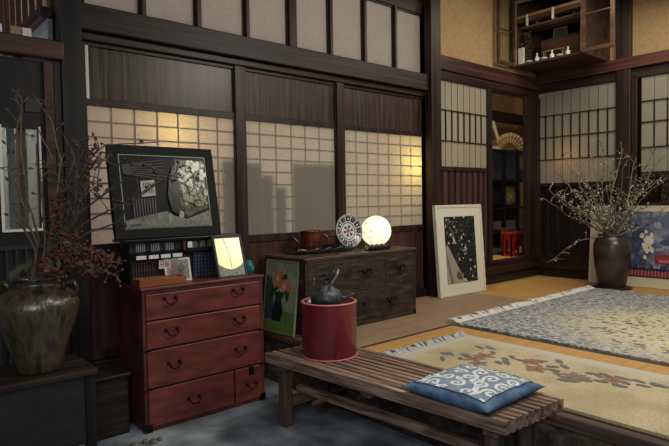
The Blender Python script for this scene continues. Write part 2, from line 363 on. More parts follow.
MB().box(wx0-.012, wx0, YQ-.008, YQ+.01, wz0-.012, wz1+.01).box(wx1, wx1+.008, YQ-.008, YQ+.01, wz0-.012, wz1+.01).box(wx0, wx1, YQ-.01, YQ+.01, wz0-.012, wz0).build('window_frame', strip_m, dd, label='thin pale metal window frame')
box('pane', glass, wx0, wx1, YQ+.012, YQ+.015, wz0, wz1, dd, 0)
lz = on(20, 245, 1, YQ).z
l = MB()
for k in range(8): xx = .45+k*.04; l.box(xx, xx+.012, YQ-.012, YQ, .25, lz-.02)
l.box(.42, dx1-.02, YQ-.012, YQ, lz-.02, lz+.0); l.build('grille', inkm, dd)
MB().box(LX(25, 110, YQ), LX(40, 110, YQ), YQ-.008, YQ, LZ(30, 112, YQ), LZ(30, 98, YQ)).build('catch_plate', inkm, dd)
MATS['plank_wood'] = wood('plank_wood', [(110, 84, 64), (150, 118, 90), (170, 136, 106)], 'z'); MATS['lit_cloth'] = paper_mat('curtain_cloth', (214, 210, 200), .5)
for a, b, m_, lab in ((3, 8, MATS['lit_cloth'], 'white strip of curtain behind the dark door window, left edge'), (17, 27, kick_m, 'brown board behind the dark door window'), (27.5, 37, MATS['lit_cloth'], 'pale curtain strip behind the dark door window, right')):
    o = sheet('hanging_cloth', m_, 'x', LX(a, 180, YQ+.06), LX(b, 180, YQ+.06), YQ+.06, .3, 1.9, None) if m_ is not kick_m else box('plank', MATS['plank_wood'], LX(a, 180, YQ+.06), LX(b, 180, YQ+.06), YQ+.06, YQ+.07, .0, 1.9, bevel=0); tag(o, lab, 'curtain' if m_ is not kick_m else 'plank')
struct(box('wall_store', black_z, -.2, xa1, 4.6, 4.65, 0, 3.2, bevel=0))
struct(box('trim_33', strip_m, LX(64.5, 200), LX(67.2, 200), 2.885, 2.9, .5, LZ(62, 62, 2.9), bevel=0), 'pale painted strip imitating a slit of light between door post and black post')  # white bar stands in for light showing between the posts
# upper screen running towards the viewer
XU = .76
us = thing('window_9', 'slatted paper screen high in the left corner', None, (XU, 3.5, 1.9), kind='structure')
z0u = 2.0
MB().box(XU-.035, XU+.02, 2.92, 4.5, z0u-.035, z0u+.02).build('rail', dark_y, us, .004)
sheet('paper', paper_t, 'y', 2.92, 4.5, XU, z0u+.02, 2.9, us)
m_ = MB()
for k in range(11): yy = 3.0+k*.14; m_.box(XU-.02, XU, yy, yy+.03, z0u+.02, 2.9)
m_.build('upright', redl_x, us)
struct(box('wall_upper', noisy('grey_plaster', [(96, 100, 102), (112, 116, 118)], (9, 9, 9), .9), XU+.0, XU+.02, 2.92, 4.5, 1.4, z0u-.035, bevel=0), 'grey plaster strip under the paper screen')

# ------------------------------------------------------------------ flat pictures in frames
def V(*a): return Vector(a)
class Pic:
    """a tilted rectangle: bl, br base corners, top midpoint; u right, v up, n towards the viewer"""
    def __init__(s, bl, br, tm):
        bl, br, tm = V(*bl), V(*br), V(*tm); s.w = (br-bl).length; s.u = (br-bl).normalized(); mid = (bl+br)/2
        v = tm-mid; v -= s.u*v.dot(s.u); s.h = v.length; s.v = v.normalized(); s.n = s.u.cross(s.v); s.o = bl
    def bar4(s, mb, a0, a1, b0, b1, w, n0, n1, m=0):
        mb.slab(s.o, s.u, s.v, s.n, a0, a1, b0, b0+w, n0, n1, m); mb.slab(s.o, s.u, s.v, s.n, a0, a1, b1-w, b1, n0, n1, m)
        mb.slab(s.o, s.u, s.v, s.n, a0, a0+w, b0+w, b1-w, n0, n1, m); mb.slab(s.o, s.u, s.v, s.n, a1-w, a1, b0+w, b1-w, n0, n1, m); return mb
    def poly(s, mb, pts, box, n, m):
        a0, a1, b0, b1 = box
        mb.face([s.o+s.u*(a0+(a1-a0)*x)+s.v*(b0+(b1-b0)*y)+s.n*n for x, y in pts], m)
def blob(cx, cy, rx, ry, k=10, wob=.2, rot=0):
    out = []
    for i in range(k):
        a = 2*math.pi*i/k; q = 1+random.uniform(-wob, wob); x, y = rx*q*math.cos(a), ry*q*math.sin(a)
        out.append((min(1, max(0, cx+x*math.cos(rot)-y*math.sin(rot))), min(1, max(0, cy+x*math.sin(rot)+y*math.cos(rot)))))
    return out
def glossy_noise(name, cols, sc, rough=.2, coat=.22, dist=1.0): return noisy(name, cols, (sc, sc, sc), .6, 8, .05, coat=coat, cr=rough, dist=dist, spec=.15)

# ------------------------------------------------------------------ red chest of drawers
RY = 2.55
rx0, rx1, rz = 1.025, 1.695, .672
ch = thing('chest_of_drawers', 'vermilion lacquered chest of five drawers standing on the earth floor', 'chest of drawers', ((rx0+rx1)/2, RY+.16, 0))
MB().box(rx0, rx1, RY+.022, 2.87, .0, rz).build('body', redside, ch, .004)
f = MB(); f.box(rx0, rx0+.016, RY, RY+.022, .02, rz-.014).box(rx1-.02, rx1, RY, RY+.022, .02, rz-.014).box(rx0, rx1, RY+.004, RY+.022, 0, .022).box(rx0, rx1, RY, RY+.022, rz-.016, rz)
f.box(rx0+.016, rx1-.02, RY+.012, RY+.022, .02, rz-.016, 1); f.build('front_frame', [redside, blackm], ch, .002)
MB().box(rx0-.006, rx1+.006, RY-.008, 2.875, rz, rz+.014).build('top_board', redchest, ch, .003)
def bail(mb, cx, cz, y, w=.028, drop=.022):
    pts = [V(cx-w, y, cz), V(cx-w, y-.014, cz)]
    for k in range(9): a = math.pi*k/8; pts.append(V(cx-w*math.cos(a)*1.0, y-.017, cz-.006-drop*math.sin(a)))
    pts += [V(cx+w, y-.014, cz), V(cx+w, y, cz)]; mb.tube(pts, .0036, 8)
    for sx in (-1, 1): mb.lathe(V(cx+sx*w, y-.001, cz), [(.0001, -.006), (.008, -.005), (.010, 0)], 12, ax=V(0, 1, 0))
dr = [(rx0+.018, rx1-.022, .531, .654, (1.162, 1.538), .627), (rx0+.018, rx1-.022, .393, .524, (1.166, 1.542), .474), (rx0+.018, rx1-.022, .207, .386, (1.174, 1.545), .314), (rx0+.018, 1.503, .022, .200, (1.272,), .118), (1.512, rx1-.022, .022, .200, (1.61,), .112)]
for i, (a, b, z0, z1, hx, hz) in enumerate(dr):
    d = MB().box(a, b, RY-.004, RY+.012, z0, z1).build('drawer', redchest, ch, .004)
    for h in hx: m = MB(); bail(m, h, hz, RY-.004); m.build('handle', iron, d, label='black iron bail handle')
    if i in (1, 2):
        MB().box(a-.018, a+.02, RY-.0065, RY-.004, z0-.007, z0-.001).build('corner_plate', iron, d); MB().box(b-.012, b+.014, RY-.0065, RY-.004, z0-.007, z0-.001).build('corner_plate', iron, d)
    if i == 4:
        c = MB(); c.box(1.594, 1.624, RY-.008, RY-.004, .158, .2); c.box(1.602, 1.616, RY-.014, RY-.008, .168, .19); c.build('lock_plate', iron, d, .001, label='black iron lock plate')
for x in (rx0, rx1-.03): MB().box(x-.002, x+.032, RY-.005, RY+.03, -.0, .04).build('foot_plate', iron, ch)

# ------------------------------------------------------------------ model house (cabinet-like townhouse facade) carrying the big picture
CZT = rz+.014
hx0, hx1, hy, hyb = 1.03, 1.60, 2.68, 2.82
mh = thing('model_house', 'black model of a wooden townhouse front standing on the red chest', 'model', ((hx0+hx1)/2, hy+.07, CZT))
HT = LZ(170, 238, hy)     # top
MB().box(hx0, hx1, hy+.02, hyb, CZT, HT-.012).build('body', mat('model_black', (20, 19, 24), .45), mh)
MB().box(hx0-.03, hx1+.03, hy-.012, hyb+.02, HT-.012, HT).build('top_board', blackm, mh, .002)
zm = HT-.095
m = MB(); m.slab(V(hx0-.01, hy+.02, HT-.066), V(1, 0, 0), V(0, -.04, -.02).normalized(), V(0, -.02, .04).normalized(), 0, .30, 0, .05, 0, .005)
zr = HT-.072; m.box(1.30, hx1+.02, hy-.02, hy+.02, zr, zr+.008); m.build('eave', blackm, mh)
MW = [blackm, mat('model_window_pale', (150, 148, 146), .6), mat('model_window_dim', (84, 76, 72), .6)]
for k in range(3):      # upper slatted windows
    m = MB(); x = 1.06+.075*k; m.box(x, x+.045, hy+.014, hy+.02, HT-.062, HT-.022, 1)
    for j in range(5): m.box(x+.009*j, x+.009*j+.004, hy+.012, hy+.014, HT-.064, HT-.02, 0)
    m.build('upper_window', MW, mh)
for k in range(5): x = 1.36+.045*k; MB().box(x, x+.03, hy+.016, hy+.0195, zr+.014, HT-.022, 2).build('upper_window', MW, mh)
nor = mat('noren_white', (206, 202, 200), .8)
for k in range(4): x = 1.045+.062*k; MB().box(x, x+.05, hy-.03, hy-.026, zm+.0, zm+.018, 0).build('shop_curtain', nor, mh, label='little white shop curtain')
MB().box(1.325, 1.35, hy-.006, hy-.002, zr+.018, zr+.048, 0).build('wall_lantern', nor, mh, label='tiny white wall lantern')
m = MB()
for k in range(17): x = 1.04+.014*k; m.box(x, x+.005, hy+.006, hy+.012, CZT+.01, zm-.01, 0)
for k in range(3): m.box(1.04, 1.28, hy+.004, hy+.007, CZT+.03+k*.035, CZT+.034+k*.035, 0)
m.build('lattice', mat('model_brown', (70, 48, 44), .5), mh)
m = MB(); m.box(1.36, hx1-.01, hy+.012, hy+.016, CZT+.005, zr-.01, 0)
for k in range(12): x = 1.37+.019*k; m.box(x, x+.004, hy+.008, hy+.012, CZT+.005, zr-.012, 1)
for k in range(6): m.box(1.36, hx1-.01, hy+.007, hy+.011, CZT+.015+k*.02, CZT+.018+k*.02, 1)
m.build('shutter_grid', [mat('model_blue_black', (24, 28, 40), .4), mat('model_grid', (58, 62, 78), .5)], mh)
m = MB(); sx0, sz0 = 1.165, zm-.055   # little sign with red framed marks
m.box(sx0, sx0+.058, hy-.012, hy-.006, sz0, sz0+.042, 0)
def strokes(segs, w=.003):
    for x0, z0, x1, z1 in segs: m.box(sx0+min(x0, x1)-w/2, sx0+max(x0, x1)+w/2, hy-.0132, hy-.012, sz0+min(z0, z1)-w/2, sz0+max(z0, z1)+w/2, 1)
strokes([(.010, .010, .010, .034), (.024, .010, .024, .034), (.010, .022, .024, .022), (.010, .034, .024, .034), (.034, .010, .034, .034), (.048, .010, .048, .034), (.034, .022, .048, .022), (.034, .010, .048, .010), (.041, .010, .041, .034)])
m.build('sign', [mat('sign_pale', (196, 176, 176), .6), mat('sign_red', (150, 40, 52), .6)], mh, label='small pale sign with red marks')
m = MB()
m.box(1.305, 1.315, hy+.002, hy+.014, CZT, zr+.06); m.build('corner_pillar', mat('model_red_brown', (88, 40, 40), .5), mh)

# shallow tray/plank at the front of the chest top
ty = 2.575
tr_ = thing('wooden_tray', 'low orange brown wooden box tray at the front of the red chest top', 'tray', (1.14, ty+.04, CZT))
tx0, tx1 = LX(139.5, 281, ty), LX(186.5, 278, ty)
MB().box(tx0, tx1, ty, ty+.008, CZT, CZT+.036).box(tx0, tx1, ty+.08, ty+.088, CZT, CZT+.036).box(tx0, tx0+.008, ty+.008, ty+.08, CZT, CZT+.036).box(tx1-.008, tx1, ty+.008, ty+.08, CZT, CZT+.036).build('side', wood('orange_wood', [(92, 54, 32), (122, 72, 42), (138, 84, 50)], 'x', .45), tr_, .002)
box('bottom_board', MATS['orange_wood'], tx0+.008, tx1-.008, ty+.008, ty+.08, CZT, CZT+.008, tr_, 0)

# small white framed picture
y0 = 2.60
pl, pr = LX(170.5, 276, y0), LX(196, 273, y0)
P = Pic((pl, 2.65, CZT), (pr, 2.645, CZT), ((LX(167.5, 258, 2.67)+LX(193, 256.5, 2.67))/2-.012, 2.674, LZ(177, 258, 2.67)))
t = thing('picture_frame', 'small silvery white picture frame leaning before the model house', 'picture frame', P.o)
P.bar4(MB(), 0, P.w, 0, P.h, .011, -.008, 0).build('frame', mat('silver_white', (188, 186, 178), .4), t, .001)
m = MB(); m.slab(P.o, P.u, P.v, P.n, .011, P.w-.011, .011, P.h-.011, -.006, -.004)
bx_ = (.011, P.w-.011, .011, P.h-.011)
for c in ((.5, .35, .38, .2, 1), (.38, .68, .16, .2, 2), (.66, .6, .18, .24, 1), (.4, .4, .1, .14, 2)): P.poly(m, blob(*c[:4]), bx_, -.0035+c[4]*.0002, c[4])
m.build('photo', [mat('photo_grey', (112, 112, 104), .4), mat('photo_olive', (78, 82, 70), .4), mat('photo_rose', (120, 78, 72), .4)], t)

# tablet-like framed gold picture, its lamp reflection painted as a glowing arc
yb_ = 2.575
tbl, tbr = V(LX(219, 277, yb_), yb_, CZT), V(LX(247, 272.8, yb_)+.0, yb_-.012, CZT)
P = Pic(tbl, tbr, ((LX(211.4, 236.5, yb_+.07)+LX(237.8, 235, yb_+.07))/2, yb_+.07, (LZ(211.4, 236.5, yb_+.07)+LZ(237.8, 235, yb_+.07))/2))
t = thing('picture_frame', 'pale gold picture with a painted lamp reflection in a dark rounded frame on the chest corner', 'picture frame', P.o)
TAB = P
m = MB(); P.bar4(m, 0, P.w, 0, P.h, .011, -.012, 0); m.slab(P.o, P.u, P.v, P.n, .011, P.w-.011, .011, P.h-.011, -.012, -.008); m.build('frame', mat('dark_green_frame', (24, 30, 26), .6), t, .004)
glare = mat('gold_print_reflection', (222, 210, 140), .25, 0, .08, emit=(236, 226, 150), es=.5)
n, l, b = nodes(glare); tc = n.new('ShaderNodeTexCoord'); vo = n.new('ShaderNodeTexVoronoi'); vo.inputs['Scale'].default_value = 110; vo.feature = 'DISTANCE_TO_EDGE'
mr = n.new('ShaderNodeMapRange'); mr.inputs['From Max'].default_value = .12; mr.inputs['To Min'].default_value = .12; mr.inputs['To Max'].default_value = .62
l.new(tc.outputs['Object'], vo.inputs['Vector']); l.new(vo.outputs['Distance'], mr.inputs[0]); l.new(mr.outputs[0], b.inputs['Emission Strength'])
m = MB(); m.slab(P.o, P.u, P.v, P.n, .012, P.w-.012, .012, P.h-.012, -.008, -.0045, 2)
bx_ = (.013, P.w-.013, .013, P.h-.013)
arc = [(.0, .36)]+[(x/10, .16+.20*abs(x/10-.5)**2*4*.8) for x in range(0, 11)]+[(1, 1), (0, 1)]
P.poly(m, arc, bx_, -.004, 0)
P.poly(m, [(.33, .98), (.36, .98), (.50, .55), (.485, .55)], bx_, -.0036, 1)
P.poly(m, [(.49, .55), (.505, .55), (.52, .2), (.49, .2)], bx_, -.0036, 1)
m.build('picture', [glare, mat('print_brown', (110, 100, 56), .4), noisy('print_border', [(50, 58, 48), (128, 132, 110)], (90, 90, 90), .4)], t)

# the big alley picture
ybt = 2.74
P = Pic((LX(116, 240, ybt), ybt, HT+.001), (LX(221.2, 232, ybt), ybt, HT+.001), ((LX(110, 144, 2.83)+LX(208.9, 148.4, 2.83))/2, 2.83, (LZ(106.5, 144.5, 2.83)+LZ(208.9, 148.4, 2.83))/2))
BIG = P
mbf = mat('black_green_frame', (20, 22, 20), .6); mbf.node_tree.nodes['Principled BSDF'].inputs['Specular IOR Level'].default_value = .15
t = thing('picture_frame', 'large night picture of a dark alley in a black frame, leaning on the model house', 'picture frame', P.o)
P.bar4(MB(), 0, P.w, 0, P.h, .052, -.022, 0).build('frame', mbf, t, .003)
P.bar4(MB(), .05, P.w-.05, .05, P.h-.05, .004, -.004, .001).build('inner_edge', mat('silver_line', (130, 134, 124), .4), t, 0, label='thin silver inner edge')
m = MB(); m.slab(P.o, P.u, P.v, P.n, .05, P.w-.05, .05, P.h-.05, -.02, -.006, 0)
bx_ = (.054, P.w-.054, .054, P.h-.054); N = [-.0055]
def pp(pts, k): N[0] += .00012; P.poly(m, pts, bx_, N[0], k)
pp([(.64, .97), (1, .95), (1, .26), (.84, .2), (.72, .12), (.66, .3), (.6, .6)], 1)    # hedge mass
random.seed(8)
for k in range(90):
    yy = random.uniform(.3, .93); xl = .66+.1*abs(yy-.75); xx = random.uniform(xl, .985)
    pp(blob(xx, yy, random.uniform(.015, .04), random.uniform(.02, .045), 8, .45), 2 if random.random() < .8 else 1)
if 0: pass             # bright foliage
pp([(.6, .88), (.66, .6), (.64, .3), (.7, .24), (.6, .17), (.53, .22), (.5, .45), (.54, .7)], 4)
pp([(0, .1), (.3, .18), (.48, .22), (.5, .1), (.48, 0), (0, 0)], 3)                                              # street
pp([(.48, .0), (.52, .16), (.7, .1), (1, .22), (1, 0)], 3)
pp([(.04, .05), (.18, .06), (.16, .02), (.04, .01)], 6)
pp([(.2, .42), (.36, .44), (.36, .66), (.2, .64)], 5)                                                            # white notice
for k in range(6): pp([(.23+.02*k, .47), (.238+.02*k, .47), (.238+.02*k, .62), (.23+.02*k, .62)], 0)
for k in range(9): pp([(.1+.03*k, .12), (.11+.03*k, .12), (.11+.03*k, .4), (.1+.03*k, .4)], 7)
for k in range(3): pp([(.47, .02+.05*k), (.5, .03+.05*k), (.53, .16), (.5, .2)], 8)
for k in range(7): pp([(.02, .86-.0*k-.09*k*.2), (.5, .95-.12*k*.4), (.5, .945-.12*k*.4), (.02, .85-.09*k*.2)], 7)
pp([(.6, .12), (.66, .12), (.67, .2), (.62, .22)], 9)
for q in ((.80, .84), (.83, .72), (.885, .66), (.9, .75), (.72, .87), (.885, .7)): pp(blob(q[0], q[1], .017, .022, 8, .2), 0)
m.build('picture', [glossy_noise('print_night', [(10, 11, 11), (24, 26, 24)], 20, .25, .08), glossy_noise('print_hedge', [(36, 42, 32), (92, 96, 66)], 55), glossy_noise('print_foliage', [(84, 90, 66), (126, 128, 92), (176, 174, 126)], 60, .15, .4),
    glossy_noise('print_street', [(92, 92, 84), (130, 128, 116)], 40), glossy_noise('print_shrub', [(20, 24, 20), (44, 48, 40)], 60), mat('print_notice', (150, 150, 140), .4), mat('print_step', (52, 50, 46), .4), mat('print_slat', (58, 54, 50), .4), mat('print_green', (96, 128, 64), .4), mat('print_pink', (150, 120, 110), .4)], t)

# teal glass on the chest
tx = LX(254.5, 277, 2.6); tl_ = MB().lathe(V(tx, 2.66, CZT), [(.0, 0), (.022, 0), (.028, .004), (.034, .03), (.03, .052), (.018, .062), (.02, .07), (.016, .07), (.014, .06), (.0, .055)], 24).build('glass_jar', glossy_noise('teal_glass', [(6, 52, 56), (20, 96, 98), (60, 150, 146)], 30, .1), None)
tag(tl_, 'small teal green glass jar at the right end of the red chest', 'jar')

# ------------------------------------------------------------------ second (old) chest
c0, c1, cy, cyb, ct = 1.94, 2.88, 2.485, 2.88, .757
cc = thing('low_chest', 'old dark wooden chest with iron fittings under the globe lamp', 'chest', ((c0+c1)/2, cy+.2, T))
MB().box(c0, c1, cy+.02, cyb, T+.001, ct-.014).build('body', oldwood, cc, .004)
MB().box(c0-.004, c1+.006, cy-.004, cyb+.004, ct-.014, ct).build('top_board', oldtop, cc, .003)
f = MB(); f.box(c0, c0+.016, cy, cy+.02, T, ct-.014).box(c1-.02, c1, cy, cy+.02, T, ct-.014).box(c0, c1, cy, cy+.02, T, T+.028).box(c0, c1, cy, cy+.02, ct-.03, ct-.014)
f.box(c0, c1, cy+.002, cy+.02, .527, .54).box(2.57, 2.59, cy+.002, cy+.02, .54, ct-.03); f.build('front_frame', oldwood, cc, .002)
rusty = noisy('brown_rusted_iron', [(28, 24, 21), (48, 40, 34)], (30, 30, 30), .6, 5, .2, metal=.3)
def oldhandle(d, x, z, lock=False, bp=True):
    if bp:
        m = MB(); m.lathe(V(x, cy-.002, z), [(.0001, -.004), (.018, -.003), (.021, 0)], 6 if lock else 20, ax=V(0, 1, 0)); m.build('backplate', iron, d)
    if lock:
        m = MB(); m.lathe(V(x, cy-.004, z), [(.0001, -.012), (.012, -.01), (.014, 0)], 16, ax=V(0, 1, 0)); m.build('lock', iron, d)
    else:
        m = MB(); pts = [V(x-.034, cy, z+.012), V(x-.034, cy-.02, z+.012)]
        for k in range(9): a = math.pi*k/8; pts.append(V(x-.034*math.cos(a), cy-.022, z+.008-.034*math.sin(a)))
        pts += [V(x+.034, cy-.02, z+.012), V(x+.034, cy, z+.012)]; m.tube(pts, .005, 8); m.build('handle', iron, d, label='black iron handle')
for a, b, z0, z1, hs, lk in ((c0+.018, 2.568, .542, ct-.032, (2.10, 2.41), None), (2.592, c1-.022, .542, ct-.032, (2.72,), None), (c0+.018, c1-.022, T+.03, .525, (2.10, 2.631), 2.39)):
    d = MB().box(a, b, cy+.0, cy+.018, z0, z1).build('drawer', oldwood, cc, .003)
    zc = (z0+z1)/2+.005
    for h in hs: oldhandle(d, h, zc)
    if lk:
        m = MB(); m.lathe(V(lk, cy, zc+.01), [(.0001, -.003), (.055, -.0025), (.06, 0)], 8, ax=V(0, 1, 0)); m.build('lock_plate', rusty, d, label='big round iron lock plate')
        m = MB(); m.lathe(V(lk, cy-.004, zc+.01), [(.0001, -.012), (.012, -.01), (.014, 0)], 16, ax=V(0, 1, 0)); m.build('lock', iron, d)
    elif b < 2.6:
        m = MB(); m.lathe(V(2.255, cy, zc+.02), [(.0001, -.003), (.045, -.0025), (.05, 0)], 8, ax=V(0, 1, 0)); m.build('lock_plate', rusty, d)

# black wavy tray
def wavy(x0, x1, y0, y1, z, name, lab, amp=.006):
    m = MB(); n_ = 28; prev = None
    for k in range(n_+1):
        x = x0+(x1-x0)*k/n_; e = math.sin(k*1.1)*amp; w = .5+.5*min(1, 4*min(k, n_-k)/n_)
        yc = (y0+y1)/2; hw = (y1-y0)/2*w
        zz = z+.012+e+amp
        row = [V(x, yc-hw, z), V(x, yc-hw-.012, zz+.012), V(x, yc-hw-.006, zz+.014), V(x, yc-hw+.004, z+.007), V(x, yc+hw-.004, z+.007), V(x, yc+hw+.006, zz+.014), V(x, yc+hw+.012, zz+.012), V(x, yc+hw, z)]
        if prev:
            for j in range(8): m.face([prev[j], prev[(j+1) % 8], row[(j+1) % 8], row[j]], 0, True)
        else: m.face(row, 0)
        prev = row
    m.face(prev[::-1], 0)
    return tag(m.build(name, noisy('black_driftwood', [(14, 13, 13), (34, 30, 28)], (20, 20, 20), .35), None), lab, 'tray')
wavy(2.03, 2.50, 2.64, 2.84, ct+.001, 'serving_tray', 'black wavy edged tray under the copper pot')
wavy(2.50, 2.70, 2.53, 2.60, ct+.001, 'small_tray', 'little black wavy tray before the patterned plate', .004)
# copper pot with spout and side handle
PX, PY = 2.20, 2.75; zt = ct+.012
pot = thing('copper_pot', 'brown copper pouring pot with long spout on the black tray', 'pot', (PX, PY, zt))
H_ = .125
MB().lathe(V(PX, PY, zt), [(.0, 0), (.062, 0), (.066, .006), (.066, .05), (.068, H_-.004), (.07, H_), (.064, H_), (.062, H_-.006), (.0, H_-.008)], 40).build('body', copper, pot)
MB().lathe(V(PX, PY, zt+H_-.01), [(.0, .008), (.06, .006), (.062, .002), (.0, .0)], 32).build('lid', copper, pot)
U = V(-.656*0-.75, .66, 0).normalized()
MB().tube([V(PX, PY, zt+.035)+U*.06, V(PX, PY, zt+.055)+U*.085, V(PX, PY, zt+.082)+U*.108, V(PX, PY, zt+.098)+U*.130], [.014, .010, .008, .006], 12).build('spout', copper, pot)
MB().tube([V(PX, PY, zt+.09)-U*.064, V(PX, PY, zt+.098)-U*.09, V(PX, PY, zt+.078)-U*.104, V(PX, PY, zt+.042)-U*.1, V(PX, PY, zt+.02)-U*.065], [.006, .007, .007, .006, .006], 10).build('handle', copper, pot)
# plate on stand
QX, QY = 2.47, 2.70; pr_ = .108; zc_ = ct+.012+pr_
ax_ = V(-.08, -1, .16).normalized()
pl_ = thing('display_plate', 'round patterned porcelain plate standing upright beside the globe lamp', 'plate', (QX, QY, ct+.01))
PC = V(QX, QY, zc_+.004)
m = MB(); m.lathe(PC, [(.0001, -.006), (pr_*.5, -.006), (pr_*.98, .008), (pr_, .012), (pr_*.97, .013), (pr_*.6, .001), (pr_*.5, -.002), (.0001, -.002)], 48, ax=ax_)
a_ = ax_.orthogonal().normalized(); b_ = ax_.cross(a_)
def onplate(r, an, e=.0006):
    h = -.002 if r < .5 else (-.002+(r-.5)/.1*.003 if r < .6 else .001+(r-.6)/.37*.012)
    return PC+a_*(pr_*r*math.cos(an))+b_*(pr_*r*math.sin(an))+ax_*(h+e+.0004)
def sector(r0, r1, a0, a1, k, n_=6, e=.0006):
    for i in range(n_):
        p0, p1 = a0+(a1-a0)*i/n_, a0+(a1-a0)*(i+1)/n_; rm = [r0+(r1-r0)*j/3 for j in range(4)]
        for j in range(3): m.face([onplate(rm[j], p0, e), onplate(rm[j+1], p0, e), onplate(rm[j+1], p1, e), onplate(rm[j], p1, e)], k)
sector(.93, .965, 0, 6.283, 1, 40)
sector(.48, .53, 0, 6.283, 1, 40)
for k in range(12):
    a0 = k*math.pi/6; sector(.6, .9, a0+.02, a0+.46, 1 if k % 2 else 3, 4)
    sector(.68, .80, a0+.14, a0+.27, 0 if k % 2 else 2, 3, .0012)
for k in range(6): a0 = k*math.pi/3+.2; sector(.16, .36, a0, a0+.5, 1 if k % 2 else 3, 3)
sector(.0, .12, 0, 6.283, 2, 12)
m.build('plate', [porcelain, navy, rust, mat('dark_foliage_paint', (58, 52, 52), .3)], pl_)
m = MB()
for sx in (-.03, .03):
    s_v = V(1, -.08, 0)*sx
    m.tube([V(QX, QY, ct+.02)+s_v-V(.62, .76, 0)*.022, V(QX, QY, ct+.008)+s_v-V(.62, .76, 0)*.018, V(QX, QY, ct+.006)+s_v+V(.62, .76, 0)*.035, V(QX, QY, ct+.09)+s_v+V(.62, .76, 0)*.018], .0035, 8)
m.build('stand', inkm, pl_)
# globe lamp
GX, GY = 2.70, 2.67; gr = .102
gp = on(376, 231, 1, GY); GX = gp.x
gl = thing('globe_lamp', 'glowing white globe lamp on the right end of the old chest', 'lamp', (GX, GY, ct))
gz = ct+.014+gr*.985
glow = mat('lit_globe_glass', (250, 246, 224), .35, emit=(255, 240, 200), es=1.0)
pinm = mat('globe_leaf_print', (196, 170, 60), .5, emit=(200, 170, 80), es=.4); pink = mat('globe_dark_print', (70, 84, 50), .5)
m = MB(); m.lathe(V(GX, GY, gz), [(gr*math.sin(math.pi*k/24), -gr*math.cos(math.pi*k/24)) for k in range(25)], 48)
m.build('globe', [glow], gl)
m = MB(); random.seed(11)
view = (V(0, 0, CZ)-V(GX, GY, gz)).normalized(); rr_ = view.cross(V(0, 0, 1)).normalized()*-1; uu_ = rr_.cross(view)*1
for (sx, sy, sz_, k) in ((-.35, .72, .09, 1), (.4, .62, .1, 0), (.55, .7, .07, 0), (-.75, .1, .08, 1), (-.42, .42, .06, 1), (-.3, .02, .08, 1), (.3, -.16, .06, 1), (.8, -.12, .08, 1), (-.72, -.4, .12, 0), (-.6, -.56, .1, 0), (-.12, -.62, .08, 0), (.1, -.62, .08, 0), (-.05, -.85, .16, 0), (.15, -.84, .12, 0), (.05, .1, .05, 0), (-.82, -.22, .06, 0)):
    sz_ *= 1.3
    d = rr_*sx+uu_*sy; zq = math.sqrt(max(0, 1-d.length_squared)); d = d+view*zq; a2 = d.orthogonal().normalized(); b2 = d.cross(a2); r_ = random.random()*3
    for j in range(3):
        an = r_+j*2.09; q = a2*math.cos(an)+b2*math.sin(an); w = d.cross(q)
        m.face([V(GX, GY, gz)+(d+q*t_*sz_+w*s2*sz_).normalized()*(gr*1.004) for t_, s2 in ((0, 0), (.5, .28), (1, 0), (.5, -.28))], k)
m.build('leaf_print', [pinm, pink], gl, kind='stuff')
MB().lathe(V(GX, GY, ct), [(.0, 0), (.034, 0), (.036, .004), (.026, .01), (.024, .016), (.0, .016)], 32).build('base', mat('pale_base', (190, 160, 110), .5), gl)

# ------------------------------------------------------------------ flower painting leaning on the chest side
P = Pic((1.872, 2.835, T+.002), (1.888, 2.54, T+.002), (1.930, 2.685, .734))
t = thing('flower_painting', 'green framed painting of orange flowers in a vase leaning on the old chest', 'painting', P.o)
P.bar4(MB(), 0, P.w, 0, P.h, .007, -.012, .002).build('frame', mat('pale_green_frame', (116, 122, 92), .5), t, .001)
m = MB(); m.slab(P.o, P.u, P.v, P.n, .006, P.w-.006, .006, P.h-.006, -.01, -.002, 0)
bx_ = (.007, P.w-.007, .007, P.h-.007); N = [-.0018]
pp([(0, 0), (1, 0), (1, .3), (.62, .3), (.55, .12), (0, .16)], 1)
pp([(0, .16), (0, .8), (.2, .75), (.3, .4), (.3, .15)], 6)
pp([(.28, .14), (.56, .14), (.62, .3), (.55, .46), (.66, .56), (.3, .56), (.36, .46), (.26, .3)], 2)
for q in ((.3, .62, .1, .08), (.5, .5, .07, .07), (.72, .55, .07, .12), (.2, .52, .1, .05), (.62, .78, .1, .05)): pp(blob(*q), 3)
for q in ((.42, .75, .1, .1), (.33, .68, .08, .06), (.6, .66, .14, .1), (.78, .64, .07, .08), (.5, .82, .08, .05)): pp(blob(*q, 12, .3), 4)
for q in ((.4, .76, .05, .04), (.62, .66, .07, .05), (.53, .6, .04, .03)): pp(blob(*q, 12, .3), 5)
m.build('canvas', [glossy_noise('painted_ground', [(104, 110, 88), (140, 144, 114)], 12, .5, .1), glossy_noise('painted_cloth', [(76, 100, 46), (100, 120, 60)], 20, .5, .1), mat('painted_vase', (26, 34, 34), .5), mat('painted_leaf', (34, 58, 32), .5),
    glossy_noise('painted_orange', [(146, 88, 62), (180, 122, 88)], 50, .5, .1), mat('painted_peach', (200, 140, 96), .5), mat('painted_shadow_blue', (54, 68, 66), .5)], t)

